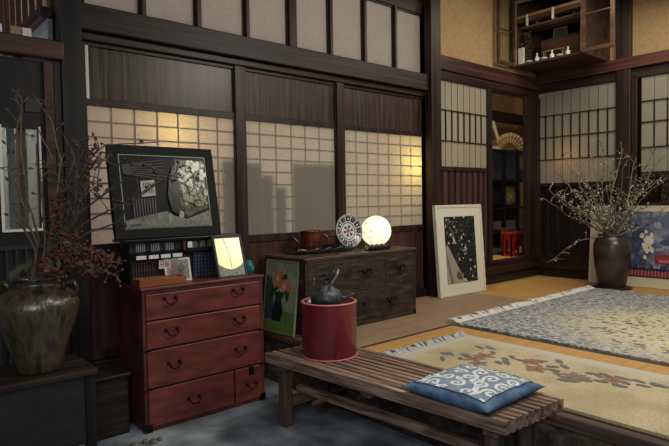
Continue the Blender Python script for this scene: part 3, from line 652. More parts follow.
# ------------------------------------------------------------------ white framed print by the post
wl_, wr_ = V(on(436, 297, 2, T).x-.03, 2.725, T+.002), V(on(484, 290.3, 2, T).x, 2.69, T+.002)
tm = (on(429.5, 205, 1, 2.765)+on(476, 204.7, 1, 2.765))/2; tm.y = 2.762
P = Pic(wl_, wr_, tm)
t = thing('picture_frame', 'white framed aerial print leaning by the tall dark post', 'picture frame', P.o)
P.bar4(MB(), 0, P.w, 0, P.h, .02, -.03, .002).build('frame', white_m, t, .002)
m = MB(); mx0, mx1, mz0, mz1 = P.w*.17, P.w*.83, P.h*.13, P.h*.87
P.bar4(m, .018, P.w-.018, .018, P.h-.018, .001, -.02, -.003)
m.slab(P.o, P.u, P.v, P.n, .018, P.w-.018, .018, P.h-.018, -.012, -.004); m.build('mat_board', mat('mat_board_cream', (206, 200, 180), .7), t)
m = MB(); m.slab(P.o, P.u, P.v, P.n, mx0, mx1, mz0, mz1, -.004, -.003, 0); bx_ = (mx0, mx1, mz0, mz1); N = [-.0028]
pp([(0, .52), (.05, .6), (.52, .08), (.56, 0), (.0, 0)], 1)
pp([(.0, .36), (.02, .52), (.2, .0), (.12, 0)], 2)
for k in range(4): pp([(.30+.03*k, .1+.02*k), (.34+.03*k, .18+.0*k), (.42+.04*k, .12), (.4+.03*k, .04)], 2 if k % 2 else 3)
pp([(.55, .02), (.5, .07), (.62, .05), (.64, .01)], 4)
for k in range(60):
    x, y = random.random(), random.random()
    if x > .62-.6*y or y > .62: pp(blob(x, y, .015+.02*random.random(), .01+.02*random.random(), 6, .4), random.choice([5, 5, 4]))

for k in range(30): pp(blob(random.uniform(.0, .4), random.uniform(.6, 1), .03, .02, 7, .5), random.choice([5, 4, 3]))
m.build('photo', [noisy('print_black', [(18, 20, 20), (44, 48, 46), (100, 102, 96)], (60, 60, 60), .5, pos=[.4, .6, .8], spec=.2), mat('print_path', (150, 138, 122), .5), mat('print_path_shade', (110, 100, 90), .5), mat('print_dark', (30, 30, 32), .5), mat('print_white', (176, 172, 160), .5), mat('print_grey', (84, 84, 78), .5)], t)

# ------------------------------------------------------------------ poster at the back wall
pb1, pb2 = V(5.03, on(588.3, 270, 0, 5.03).y, T+.002), V(5.03, 1.10, T+.002)
ptop = (on(589.8, 206, 0, 5.09)); P = Pic(pb1, pb2, (5.09, (pb1.y+pb2.y)/2, ptop.z))
t = thing('poster_panel', 'wide blue and red print leaning on the back wall behind the vase', 'print', P.o)
P.bar4(MB(), 0, P.w, 0, P.h, .012, -.02, .002).build('frame', cream, t, .002)
m = MB(); m.slab(P.o, P.u, P.v, P.n, .01, P.w-.01, .01, P.h-.01, -.015, -.002, 0); m.build('mat_board', mat('poster_margin', (196, 182, 152), .7), t)
ia0 = P.w*.09; ib0 = P.h*.12; ib1 = P.h*.93
m = MB(); m.slab(P.o, P.u, P.v, P.n, ia0, P.w-.06, ib0, ib1, -.002, -.001, 0); bx_ = (ia0, P.w-.06, ib0, ib1); N = [-.0008]
pp([(0, .0), (.1, .0), (.2, .0), (1, .0), (1, .14), (0, .14)], 1)
pp([(0, .14), (.34, .14), (.4, .5), (.3, .8), (.12, .9), (0, .7)], 2)
for k in range(26): pp(blob(random.uniform(0, .6), random.uniform(.2, .95), random.uniform(.02, .06), random.uniform(.02, .07), 9, .4), random.choice([2, 2, 4, 4, 0]))

for k in range(24): pp(blob(random.gauss(.36, .035), random.gauss(.56, .08), .016, .04, 8, .4), 5)
pp([(.42, .22), (1, .22), (1, .36), (.42, .36)], 3); pp([(.45, .24), (1, .24), (1, .28), (.45, .28)], 6)
pp([(0, .03), (1, .03), (1, .1), (0, .1)], 3)
for k in range(40): pp([(k/40, .02), (k/40+.008, .02), (k/40+.008, .11), (k/40, .11)], 6)
for k in range(34): pp(blob(random.uniform(0, 1), .165, .012, .03, 7, .4), random.choice([1, 4, 7]))
m.build('picture', [glossy_noise('poster_sky', [(64, 76, 98), (92, 102, 120), (130, 132, 136)], 9, .3, .2), mat('poster_navy', (44, 40, 58), .5), glossy_noise('poster_trees', [(44, 56, 80), (76, 88, 112)], 24, .3, .2), mat('poster_red', (132, 44, 50), .5), mat('poster_cloud', (136, 138, 146), .5), mat('poster_blossom', (206, 196, 176), .5), mat('poster_pink', (160, 100, 98), .5), mat('poster_violet', (90, 60, 84), .5)], t)

# ------------------------------------------------------------------ charcoal floor vase and blossom branches
VX, VY = on(613, 287.5, 2, T).x-.02, on(613, 287.5, 2, T).y
def prof_scale(p, r, h): return [(a*r, b*h) for a, b in p]
vd = (V(VX, VY, 0)-V(0, 0, 0)); wv = V(VX, VY, T-CZ).dot(fw); vr = 17.2/FPX*wv; vh = 52.5/FPX*wv
ba = thing('vase_mat', None, None, (VX, VY, T)) if 0 else None
sl = MB().box(VX-.0, VX, VY, VY, 0, 0) if 0 else None
m = MB().lathe(V(VX, VY, T), [(.0, 0), (vr*1.07, 0), (vr*1.07, .008), (.0, .008)], 40).build('vase_board', inkm, None); tag(m, 'thin black round board under the charcoal floor vase', 'stand')
zv = T+.009
m = MB().lathe(V(VX, VY, zv), prof_scale([(.0, 0), (.68, 0), (.72, .02), (.82, .2), (.95, .45), (1.0, .65), (.99, .8), (.9, .91), (.76, .95), (.72, .965), (.76, .985), (.76, 1), (.66, 1), (.64, .96), (.7, .9), (.7, .5), (.0, .45)], vr, vh), 56).build('vase', vaseblk, None)
tag(m, 'tall charcoal glazed vase holding blossom branches on the tatami', 'vase')
random.seed(21)
side = rt.copy(); side.z = 0; side.normalize(); depth = V(-side.y, side.x, 0)
def branch(base, mouth, tip, bend=.05, n=9, r=.006):
    pts = [base]; 
    for k in range(1, n+1):
        t_ = k/n; p = mouth.lerp(tip, t_) if t_ > 0 else mouth
        p = p + side*(math.sin(t_*5+bend*70)*bend*.5*t_) + V(0, 0, 1)*(math.sin(t_*math.pi)*bend) + V(random.uniform(-1, 1), random.uniform(-1, 1), random.uniform(-1, 1))*.012
        pts.append(p)
    pts.insert(1, mouth)
    return pts, [r*(1-.75*i/len(pts)) for i in range(len(pts))]
VB = V(VX, VY, zv+vh*.5); VM = V(VX, VY, zv+vh*.99)
def at(px, py, off=0):      # a point at the vase's distance plus off
    d = rt*((px-334.5)/FPX) - up*((py-223)/FPX) + fw; return V(0, 0, CZ)+d*(wv+off)
tips = [(600, 136, 0), (559, 152, -.1), (556, 172, .05), (548, 190, -.15), (545, 262, -.1), (573, 160, .1), (585, 172, -.1), (592, 150, .1), (606, 165, -.2), (620, 150, 0), (628, 160, -.1), (636, 158, .05), (655, 148, -.1), (662, 152, -.15), (640, 175, -.2), (652, 182, -.1), (666, 178, -.25), (668, 208, -.2), (575, 190, -.2), (563, 203, .05), (567, 215, -.05), (582, 205, -.15), (650, 205, -.15), (640, 215, -.1), (596, 190, -.2), (612, 182, .05), (624, 192, -.15), (600, 205, -.05), (545, 198, .1), (630, 205, .0)]
for i, (px, py, off) in enumerate(tips):
    tip = at(px, py, off); mo = VM+side*random.uniform(-.05, .05)+depth*random.uniform(-.04, .04)
    pts, rad = branch(VB+side*random.uniform(-.02, .02), mo, tip, random.choice([-1, 1])*random.uniform(.01, .05), 9, .0068)
    m = MB().tube(pts, rad, 6)
    tw = []
    for k in range(4, len(pts)):
        for _ in range(1 if i % 3 else 2):
            d = (side*random.uniform(-1, 1)+depth*random.uniform(-.5, .5)+V(0, 0, random.uniform(-.1, .9))).normalized()*random.uniform(.04, .13)
            q = pts[k].lerp(pts[k-1], random.random()); e = q+d; m.tube([q, q+d*.5+V(0, 0, .008), e], [.003, .0024, .0014], 5); tw.append((q, e))
    root = m.build('blossom_branch', twigl if i % 2 else twig, None)
    tag(root, 'bare twiggy branch with small white buds rising from the charcoal floor vase', 'branch', 'blossom branches in the charcoal vase')
    b = MB(); dens = 4 if py > 165 else 1
    for q, e in tw:
        for _ in range(dens if random.random() > .25 else 1):
            c = q.lerp(e, random.random())+V(random.uniform(-1, 1), random.uniform(-1, 1), random.uniform(-1, 1))*.01; s2 = random.uniform(.003, .0062)
            b.lathe(c, [(.0, -s2), (s2*.8, -s2*.3), (s2*.8, s2*.4), (.0, s2*1.2)], 5, ax=V(random.uniform(-1, 1), random.uniform(-1, 1), 1))
    b.build('buds', bud, root, kind='stuff')

# ------------------------------------------------------------------ rugs
def rugmat(name, fn):
    m = mat(name, (150, 150, 150), .95); n, l, b = nodes(m); fn(m, n, l, b); return m
def colnode(n, c): r = n.new('ShaderNodeRGB'); r.outputs[0].default_value = (*lin(c), 1); return r.outputs[0]
def mixc(n, l, f, a, c):
    x = n.new('ShaderNodeMix'); x.data_type = 'RGBA'; l.new(f, x.inputs[0]); l.new(a, x.inputs[6]); l.new(c, x.inputs[7]); return x.outputs[2]
def speck(n, l, scale, lo, hi, vec, detail=3):
    z = n.new('ShaderNodeTexNoise'); z.inputs['Scale'].default_value = scale; z.inputs['Detail'].default_value = detail; l.new(vec, z.inputs['Vector'])
    r = n.new('ShaderNodeMapRange'); r.inputs['From Min'].default_value = lo; r.inputs['From Max'].default_value = hi; l.new(z.outputs[0], r.inputs[0]); return r.outputs[0]
R2X0, R2X1, R2Y1, R2Y0 = 2.79, 4.66, 2.085, -.6
def rug2fn(m, n, l, b):
    g = n.new('ShaderNodeNewGeometry'); sp = n.new('ShaderNodeSeparateXYZ'); l.new(g.outputs['Position'], sp.inputs[0])
    vec = g.outputs['Position']
    m2_ = n.new('ShaderNodeMapping'); m2_.inputs['Scale'].default_value = (1.7, .8, 1); l.new(vec, m2_.inputs['Vector']); vec2 = m2_.outputs[0]
    blue, cream_, dark, yel = (colnode(n, c) for c in ((104, 114, 124), (188, 184, 168), (74, 74, 74), (186, 168, 108)))
    base = mixc(n, l, speck(n, l, 44, .46, .58, vec2), blue, cream_)
    base = mixc(n, l, speck(n, l, 36, .54, .66, vec2, 2), base, dark)
    fld = mixc(n, l, speck(n, l, 58, .42, .54, vec), yel, cream_); fld = mixc(n, l, speck(n, l, 30, .54, .66, vec, 2), fld, dark)
    # medallion field
    mt = n.new('ShaderNodeMapping'); mt.inputs['Location'].default_value = (-3.5/.74, -.62/1.12, 0); mt.inputs['Scale'].default_value = (1/.74, 1/1.12, 0); l.new(vec, mt.inputs['Vector'])
    ln = n.new('ShaderNodeVectorMath'); ln.operation = 'LENGTH'; l.new(mt.outputs[0], ln.inputs[0])
    r = n.new('ShaderNodeMapRange'); r.inputs['From Min'].default_value = 1.15; r.inputs['From Max'].default_value = .75; l.new(ln.outputs['Value'], r.inputs[0])
    out = mixc(n, l, r.outputs[0], base, fld); l.new(out, b.inputs['Base Color'])
    z = n.new('ShaderNodeTexNoise'); z.inputs['Scale'].default_value = 180; l.new(vec, z.inputs['Vector']); bp = n.new('ShaderNodeBump'); bp.inputs['Strength'].default_value = .5; bp.inputs['Distance'].default_value = .006; l.new(z.outputs[0], bp.inputs['Height']); l.new(bp.outputs[0], b.inputs['Normal'])
rug = thing('patterned_rug', 'blue grey and cream densely patterned rug with white fringe, farther of the two', 'rug', ((R2X0+R2X1)/2, .75, T))
MB().box(R2X0, R2X1, R2Y0, R2Y1, T+.001, T+.013).build('pile', rugmat('blue_grey_rug', rug2fn), rug, .003)
def fringe(x0, x1, y, m_, parent, step=.017, ln=.08, curl=.03):
    m = MB(); x = x0; random.seed(5)
    while x < x1:
        e = V(x+random.uniform(-curl, curl), y+ln*random.uniform(.6, 1.15), T+.004+random.uniform(0, .02))
        m.tube([V(x, y-.01, T+.008), V((x+e.x)/2+random.uniform(-.008, .008), (y+e.y)/2, T+.012+random.uniform(0, .018)), e], [.006, .008, .006], 5); x += step*random.uniform(.7, 1.3)
    return m.build('fringe', m_, parent, kind='stuff')
fringe(R2X0+.01, R2X1, R2Y1, mat('white_fringe', (212, 208, 196), .9), rug)
R1X0, R1X1, R1Y1, R1Y0 = 1.93, 2.585, 1.86, -.6
def rug1fn(m, n, l, b):
    g = n.new('ShaderNodeNewGeometry'); sp = n.new('ShaderNodeSeparateXYZ'); l.new(g.outputs['Position'], sp.inputs[0]); vec = g.outputs['Position']
    base, tint, edge, dk = (colnode(n, c) for c in ((162, 148, 114), (180, 166, 132), (174, 170, 154), (136, 122, 90)))
    o = mixc(n, l, speck(n, l, 5, .4, .6, vec, 6), base, tint); o = mixc(n, l, speck(n, l, 130, .52, .7, vec), o, dk)
    r = n.new('ShaderNodeMapRange'); r.inputs['From Min'].default_value = 2.47; r.inputs['From Max'].default_value = 2.55; l.new(sp.outputs[0], r.inputs[0])
    r2 = n.new('ShaderNodeMapRange'); r2.inputs['From Min'].default_value = 1.78; r2.inputs['From Max'].default_value = 1.83; l.new(sp.outputs[1], r2.inputs[0])
    mx = n.new('ShaderNodeMath'); mx.operation = 'MAXIMUM'; l.new(r.outputs[0], mx.inputs[0]); l.new(r2.outputs[0], mx.inputs[1])
    o = mixc(n, l, mx.outputs[0], o, edge); l.new(o, b.inputs['Base Color'])
    z = n.new('ShaderNodeTexNoise'); z.inputs['Scale'].default_value = 200; l.new(vec, z.inputs['Vector']); bp = n.new('ShaderNodeBump'); bp.inputs['Strength'].default_value = .35; bp.inputs['Distance'].default_value = .005; l.new(z.outputs[0], bp.inputs['Height']); l.new(bp.outputs[0], b.inputs['Normal'])
rug = thing('floral_rug', 'cream olive rug with a garland of rose and slate flowers, nearer of the two', 'rug', ((R1X0+R1X1)/2, .6, T))
m = MB(); m.box(R1X0, R1X1, R1Y0, R1Y1, T+.001, T+.012, 0)
random.seed(9); zz_ = [T+.0123]
def leaf(p, ln, wd, ang, k):
    zz_[0] += .00002; c, s = math.cos(ang), math.sin(ang); pts = []
    for i in range(10):
        a = 2*math.pi*i/10; x = ln/2*math.cos(a); y = wd/2*math.sin(a)*(1-.25*math.cos(a)); pts.append((p.x+x*c-y*s, p.y+x*s+y*c, zz_[0]))
    m.face(pts, k)
g4 = lambda x, y: (400+x/4.457, 300+y/4.457); g5 = lambda x, y: (529+x/4.457, 340+y/4.457)
def bloom(q, k, s=.055, n_=5):
    s = s*1.0
    p = on(*q, 2, T+.012); a0 = random.random()*6
    for i in range(n_): a = a0+i*2*math.pi/n_; leaf(p+V(math.cos(a), math.sin(a), 0)*s*.5, s, s*.55, a, k)
    leaf(p, s*.4, s*.4, 0, 4)
for q, s in (((330, 262), .06), ((375, 248), .06), ((350, 282), .05), ((610, 305), .06), ((590, 275), .05)): bloom(g4(*q), 1 if s > .055 else 3, s)
for q, k in (((12, 98), 1), ((35, 130), 1), ((200, 160), 3), ((228, 175), 3), ((375, 180), 1), ((180, 172), 3)): bloom(g5(*q), k, .055)
lv = [g4(*q) for q in ((200, 240), (225, 240), (290, 243), (300, 250), (355, 212), (405, 215), (415, 235), (440, 280), (475, 280), (500, 255), (470, 265), (540, 270), (190, 262), (270, 262))] + [g5(*q) for q in ((60, 95), (110, 135), (125, 150), (135, 97), (160, 120), (105, 120), (280, 150), (310, 160), (320, 185), (345, 158), (420, 172), (405, 205), (430, 192), (490, 185), (510, 205), (560, 200), (590, 206), (165, 182), (250, 180))]
for q in lv: leaf(on(*q, 2, T+.012), random.uniform(.05, .085), random.uniform(.022, .032), random.uniform(-2.4, -1.0), 2)
m.build('pile', [rugmat('olive_rug', rug1fn), mat('rose_wool', (134, 98, 80), .95), mat('slate_wool', (98, 100, 98), .95), mat('mauve_wool', (116, 102, 92), .95), mat('dark_rose_wool', (100, 72, 62), .95)], rug)
fringe(R1X0+.02, R1X1, R1Y1, mat('grey_fringe', (168, 168, 164), .9), rug, .014, .05, .03)

# ------------------------------------------------------------------ slatted bench
BZ = .352
A_ = on(264.6, 352.7, 2, BZ); B_ = on(505.6, 422, 2, BZ); C_ = on(566, 397, 2, BZ)
bl_ = (A_-B_); L = bl_.length; bu = bl_.normalized(); bw = V(bu.y, -bu.x, 0); Wd = (C_-B_).dot(bw)
O_ = V(B_.x, B_.y, 0); nz_ = V(0, 0, 1)
D_ = on(329.5, 339, 2, BZ)
bench = thing('slatted_bench', 'low wooden slatted bench running along the raised floor', 'bench', (A_+B_)/2 - V(0, 0, BZ)+bw*Wd/2)
ns = 10; pitch = Wd/ns; sw_ = pitch*.6; sh_ = .046
for k in range(ns):
    w0 = k*pitch; w1 = w0+(sw_ if k else sw_*1.15)
    t0_, t1_ = w0/Wd, min(1, w1/Wd); q = [B_.lerp(C_, t0_), B_.lerp(C_, t1_), A_.lerp(D_, t1_), A_.lerp(D_, t0_)]
    m = MB(); i0 = len(m.v); lo = [V(p.x, p.y, BZ-sh_) for p in q]; hi = [V(p.x, p.y, BZ) for p in q]
    m.face(lo[::-1]); m.face(hi)
    for j in range(4): m.face([lo[j], lo[(j+1) % 4], hi[(j+1) % 4], hi[j]])
    m.build('slat', benchw, bench, .0015)
for y in (.07, L/2, L-.09):
    MB().slab(O_, bw, bu, nz_, .02, Wd-.02, y-.025, y+.025, BZ-sh_-.03, BZ-sh_).build('cross_rail', benchx, bench, .003)
lp = [(.035, L-.105), (Wd-.085, L-.105), (.035, .05), (Wd-.085, .05)]
for a, y in lp: MB().slab(O_, bw, bu, nz_, a, a+.05, y, y+.05, 0, BZ-sh_-.001).build('leg', benchz, bench, .004)
for y in (.075, L-.08): MB().slab(O_, bw, bu, nz_, .06, Wd-.06, y-.016, y+.016, .085, .13).build('stretcher', benchx, bench, .003)
MB().slab(O_, bw, bu, nz_, Wd/2-.018, Wd/2+.018, .04, L-.04, .13, .165).build('long_stretcher', benchw, bench, .003)
MB().tube([O_+bw*(Wd-.03)+bu*(L*.82)+nz_*.13, O_+bw*.06+bu*(L*.78)+nz_*.155], .012, 10).build('peg', benchx, bench)
# ---- red can and kettle
K = on(330, 354, 2, BZ); K = V(K.x, K.y, BZ+.001); K = on(329.7, 354.5, 2, BZ); kx, ky = K.x, K.y
wk = V(kx, ky, BZ-CZ).dot(fw); kr = 27.3/FPX*wk
ztop = on(329.7, 300.5, 1, ky).z
can = thing('red_canister', 'round dark red lacquered canister standing on the bench', 'canister', (kx, ky, BZ))
h_ = ztop-BZ-.001
MB().lathe(V(kx, ky, BZ+.001), [(.0, 0), (kr*.99, 0), (kr, .004), (kr, h_-.006), (kr, h_), (kr-.008, h_), (kr-.008, h_-.02), (.0, h_-.02)], 64).build('body', canred, can)
MB().lathe(V(kx, ky, BZ+.001), [(kr-.009, h_-.002), (kr+.002, h_-.004), (kr+.003, h_), (kr-.002, h_+.003), (kr-.009, h_+.001), (kr-.009, h_-.002)], 64).build('rim', canrim, can)
MB().lathe(V(kx, ky, BZ+.001), [(kr-.002, 0), (kr+.003, .001), (kr+.003, .006), (kr-.002, .007), (kr-.002, 0)], 64).build('base_rim', canrim, can)
zk = BZ+h_-.018
kq = V(kx, ky, 0); kp = thing('iron_kettle', 'grey cast iron kettle with a raised bail handle on the red canister', 'kettle', (kx, ky, zk))
kc = V(kx, ky, zk)+side*-.012
wr2 = 16/FPX*wk
MB().lathe(kc, [(.0, 0), (wr2*.8, 0), (wr2*.97, .014), (wr2, .034), (wr2*.95, .052), (wr2*.8, .07), (wr2*.5, .08), (wr2*.48, .087), (wr2*.42, .087), (.0, .086)], 48).build('body', kettle_m, kp)
MB().lathe(kc+V(0, 0, .087), [(wr2*.45, 0), (wr2*.43, .006), (wr2*.12, .012), (.007, .013), (.011, .02), (.007, .026), (.0, .027)], 32).build('lid', kettle_m, kp)
sp_ = side
MB().tube([kc+sp_*wr2*.85+V(0, 0, .026), kc+sp_*(wr2*1.2)+V(0, 0, .03), kc+sp_*(wr2*1.5)+V(0, 0, .044)-depth*.0, kc+sp_*(wr2*1.75)+V(0, 0, .052)], [.011, .008, .006, .005], 12).build('spout', kettle_m, kp)
m = MB(); hp = [kc-sp_*wr2*.62+depth*.02+V(0, 0, .074), kc-sp_*wr2*.8+depth*.02+V(0, 0, .1), kc-sp_*wr2*.72+depth*.02+V(0, 0, .116), kc-sp_*wr2*.8+depth*.02+V(0, 0, .128)]
m.tube(hp, [.004, .006, .005, .003], 8)
m.tube([kc+sp_*wr2*.1-depth*wr2*.6+V(0, 0, .065), kc+sp_*wr2*.3-depth*wr2*.5+V(0, 0, .1), kc+sp_*wr2*.62-depth*wr2*.3+V(0, 0, .135), kc+sp_*wr2*.78-depth*.01+V(0, 0, .165), kc+sp_*wr2*.6+V(0, 0, .172)], [.005, .006, .007, .007, .006], 10)
m.tube([kc+sp_*wr2*.62+V(0, 0, .168), kc+sp_*wr2*.35+depth*.01+V(0, 0, .135), kc+sp_*wr2*.1+depth*.03+V(0, 0, .125), kc-sp_*wr2*.66+depth*.02+V(0, 0, .112)], [.005, .0045, .004, .004], 8)
m.build('handle', noisy('worn_iron', [(40, 42, 44), (120, 124, 126)], (30, 30, 30), .35, metal=.5), kp)

# ------------------------------------------------------------------ cushion
cz0 = BZ+.001; cn = [on(px, py, 2, cz0+.025) for px, py in ((400.2, 386.8), (487.8, 414), (546.3, 386.8), (463.7, 365.5))]
def cpt(u, v):
    e = lambda t_: 1-abs(2*t_-1)**3.2
    pinch = .035
    uu = u + (u-.5)*-(e(v))*pinch*2*abs(2*u-1)**3; vv = v + (v-.5)*-(e(u))*pinch*2*abs(2*v-1)**3
    a = cn[0].lerp(cn[1], vv); b = cn[3].lerp(cn[2], vv); return a.lerp(b, uu), (e(u)*e(v))**.55
def cup(u, v, k=1, lift=0):
    p, h = cpt(u, v); w = .0016*math.sin(u*23+v*9)+.0012*math.sin(v*31-u*7)
    z = cz0+.026+(.036*h+w*h if k > 0 else -.0255*min(1, h*1.6)); return V(p.x, p.y, z+lift)
cu = thing('floor_cushion', 'square blue cushion with a white arabesque print on the bench', 'cushion', ((cn[0]+cn[2])/2).xy.to_3d()+V(0, 0, cz0))
def patch(m, u0, u1, v0, v1, n_, k, mi, lift=0):
    for i in range(n_):
        for j in range(n_):
            us = [u0+(u1-u0)*i/n_, u0+(u1-u0)*(i+1)/n_]; vs = [v0+(v1-v0)*j/n_, v0+(v1-v0)*(j+1)/n_]
            m.face([cup(us[0], vs[0], k, lift), cup(us[1], vs[0], k, lift), cup(us[1], vs[1], k, lift), cup(us[0], vs[1], k, lift)], mi, True)
m = MB(); patch(m, 0, 1, 0, 1, 40, -1, 0); patch(m, 0, 1, 0, 1, 40, 1, 0); m.build('cover', indigo, cu)
m = MB(); E0 = .085; patch(m, E0, 1-E0, E0, 1-E0, 32, 1, 0, .0012)
def ribbon(pts, w, mi=1, lift=.0022):
    for i in range(len(pts)-1):
        (x0, y0), (x1, y1) = pts[i], pts[i+1]; dx, dy = x1-x0, y1-y0; L_ = math.hypot(dx, dy) or 1; nx, ny = -dy/L_*w, dx/L_*w
        q = [(x0+nx, y0+ny), (x1+nx, y1+ny), (x1-nx, y1-ny), (x0-nx, y0-ny)]
        if all(E0 < a < 1-E0 and E0 < b < 1-E0 for a, b in q): m.face([cup(a, b, 1, lift) for a, b in q], mi, True)
def spiral(cx, cy, r, a0, sgn, turns=1.35, n_=26): return [(cx+r*(1-.86*k/n_)*math.cos(a0+sgn*2*math.pi*turns*k/n_), cy+r*(1-.86*k/n_)*math.sin(a0+sgn*2*math.pi*turns*k/n_)) for k in range(n_+1)]
g = .205
for i in range(5):
    for j in range(5):
        cx_, cy_ = .1+g*i+(g/2 if j % 2 else 0)-.05, .1+g*.93*j; sg = 1 if (i+j) % 2 else -1; a0 = (i*1.7+j*2.3)
        sp2 = spiral(cx_, cy_, g*.40, a0, sg); ribbon(sp2, .0165)
        x, y = sp2[0]; tx_, ty_ = -math.sin(a0)*-sg, math.cos(a0)*-sg
        ribbon([(x, y), (x+tx_*.04+math.cos(a0)*.006, y+ty_*.04+math.sin(a0)*.006), (x+tx_*.08+math.cos(a0)*.025, y+ty_*.08+math.sin(a0)*.025), (x+tx_*.1+math.cos(a0)*.06, y+ty_*.1+math.sin(a0)*.06)], .012)
        sp3 = spiral(x+tx_*.06-math.cos(a0)*.0+math.cos(a0)*.03, y+ty_*.06+math.sin(a0)*.03, .034, a0+2, -sg, 1, 14); ribbon(sp3, .011)
m.build('printed_panel', [greycloth, palecloth], cu, label='slate grey panel with white arabesque scrolls')
m = MB()
seam = [(E0, E0), (E0, 1-E0), (1-E0, 1-E0), (1-E0, E0), (E0, E0)]
pts = []
for (a, b), (c, d) in zip(seam, seam[1:]):
    for k in range(16): pts.append(cup(a+(c-a)*k/16, b+(d-b)*k/16, 1, .002))
m.tube(pts+[pts[0]], .0012, 6); m.build('piping', mat('dark_piping', (36, 40, 52), .8), cu)

# ------------------------------------------------------------------ vase stand and big jar on the left
sz = .455
sx0, sx1, sy0, sy1 = .1, .70, 2.215, 2.50
st = thing('vase_stand', 'dark wooden stand with a panelled front under the glazed jar', 'stand', ((sx0+sx1)/2, (sy0+sy1)/2, 0))
MB().box(sx0-.005, sx1+.008, sy0-.01, sy1, sz-.022, sz).build('top', black_x, st, .003)
for x, y in ((sx0, sy0), (sx1-.036, sy0), (sx0, sy1-.036), (sx1-.036, sy1-.036)): MB().box(x, x+.036, y, y+.036, 0, sz-.022).build('leg', black_z, st, .003)
MB().box(sx0+.036, sx1-.036, sy0+.008, sy0+.02, .185, sz-.022).build('front_panel', noisy('stand_panel', [(20, 17, 18), (32, 27, 28)], (6, 6, 30), .5), st)
MB().box(sx1-.026, sx1-.012, sy0+.036, sy1-.036, .185, sz-.022).build('side_panel', black_z, st)
MB().box(sx0+.036, sx1-.036, sy0+.004, sy0+.024, .17, .19).build('rail', black_x, st, .002)
JX, JY = .537, 2.345; wj = V(JX, JY, .6-CZ).dot(fw); jr = 39.5/FPX*wj
jh = LZ(41, 277, JY)-sz
jar = thing('glazed_jar', 'bulbous brown jar with streaked olive glaze and two ear handles, left corner', 'jar', (JX, JY, sz))
MB().lathe(V(JX, JY, sz), prof_scale([(.0, 0), (.5, 0), (.54, .02), (.6, .15), (.74, .35), (.9, .53), (.985, .66), (.985, .73), (.9, .81), (.7, .875), (.5, .905), (.44, .925), (.43, .955), (.5, .985), (.53, 1.0), (.44, 1.0), (.39, .96), (.4, .9), (.0, .5)], jr, jh), 64).build('body', glaze_m, jar)
for sg in (-1, 1):
    e = [V(JX, JY, sz+jh*zz)+side*(sg*jr*rr) for rr, zz in ((.86, .79), (.98, .82), (1.03, .88), (.97, .95), (.82, .95), (.66, .87))]
    MB().tube(e, [.010, .008, .008, .008, .009, .010], 10).build('ear_handle', glaze_m, jar)
# dark things in the shade between stand and chest
zb = .2
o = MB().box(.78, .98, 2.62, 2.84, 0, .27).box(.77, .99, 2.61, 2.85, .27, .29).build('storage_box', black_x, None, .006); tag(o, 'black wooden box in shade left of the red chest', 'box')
random.seed(4)
for k in range(7):
    x, y, r = [(.93, 2.45, .022), (.985, 2.46, .016), (1.01, 2.43, .02), (.9, 2.40, .024), (.97, 2.39, .018), (.86, 2.44, .02), (1.045, 2.44, .015)][k]
    mm = MB().lathe(V(x, y, 0), [(.0, 0), (r*.8, .001), (r, r*.35), (r*.75, r*.8), (.0, r)], 10)
    o = mm.build('pebble', noisy('pebble_stone_%d' % k, [(60, 58, 52), (120, 112, 100)], (40, 40, 40), .7) if k == 0 else MATS['pebble_stone_0'], None); tag(o, 'small round pebble on the floor by the foot of the red chest', 'pebble', 'pebbles by the red chest')

# ------------------------------------------------------------------ berry branches in the jar
random.seed(33)
JM = V(JX, JY, sz+jh*.99); JB = V(JX, JY, sz+jh*.6)
def atj(px, py, off=0):
    d = rt*((px-334.5)/FPX) - up*((py-223)/FPX) + fw; return V(0, 0, CZ)+d*(wj+off)
def ball(m, c, r, mi=0, n=6): m.lathe(c, [(.0, -r), (r*.8, -r*.6), (r, 0), (r*.8, r*.6), (.0, r)], n, mi)
bare = [((35, 250), (12, 205), (12, 150), (22, 110), (15, 98), .05), ((40, 240), (28, 200), (20, 150), (22, 100), (50, 105), .0), ((45, 240), (42, 195), (40, 170), (52, 160), (38, 128), -.05), ((48, 245), (55, 210), (60, 160), (50, 118), (36, 100), .05), ((38, 245), (30, 225), (20, 190), (10, 172), (0, 168), -.1),
        ((55, 240), (75, 215), (110, 190), (145, 165), (178, 178), -.15), ((55, 245), (85, 222), (120, 205), (150, 188), (175, 174), -.1), ((52, 240), (70, 200), (85, 165), (105, 145), (158, 142), -.05), ((58, 250), (90, 232), (118, 222), (130, 205), (160, 180), -.2), ((50, 240), (62, 205), (66, 180), (75, 160), (62, 132), .05)]
bare += [((58+random.uniform(-4, 8), 246), (66+random.uniform(-5, 12), 225-random.uniform(0, 15)), (72+random.uniform(-6, 20), 200-random.uniform(0, 25)), (80+random.uniform(-10, 24), 175-random.uniform(0, 30)), (84+random.uniform(-14, 36), 150-random.uniform(-50, 20)), random.uniform(-.15, .1)) for _ in range(9)]
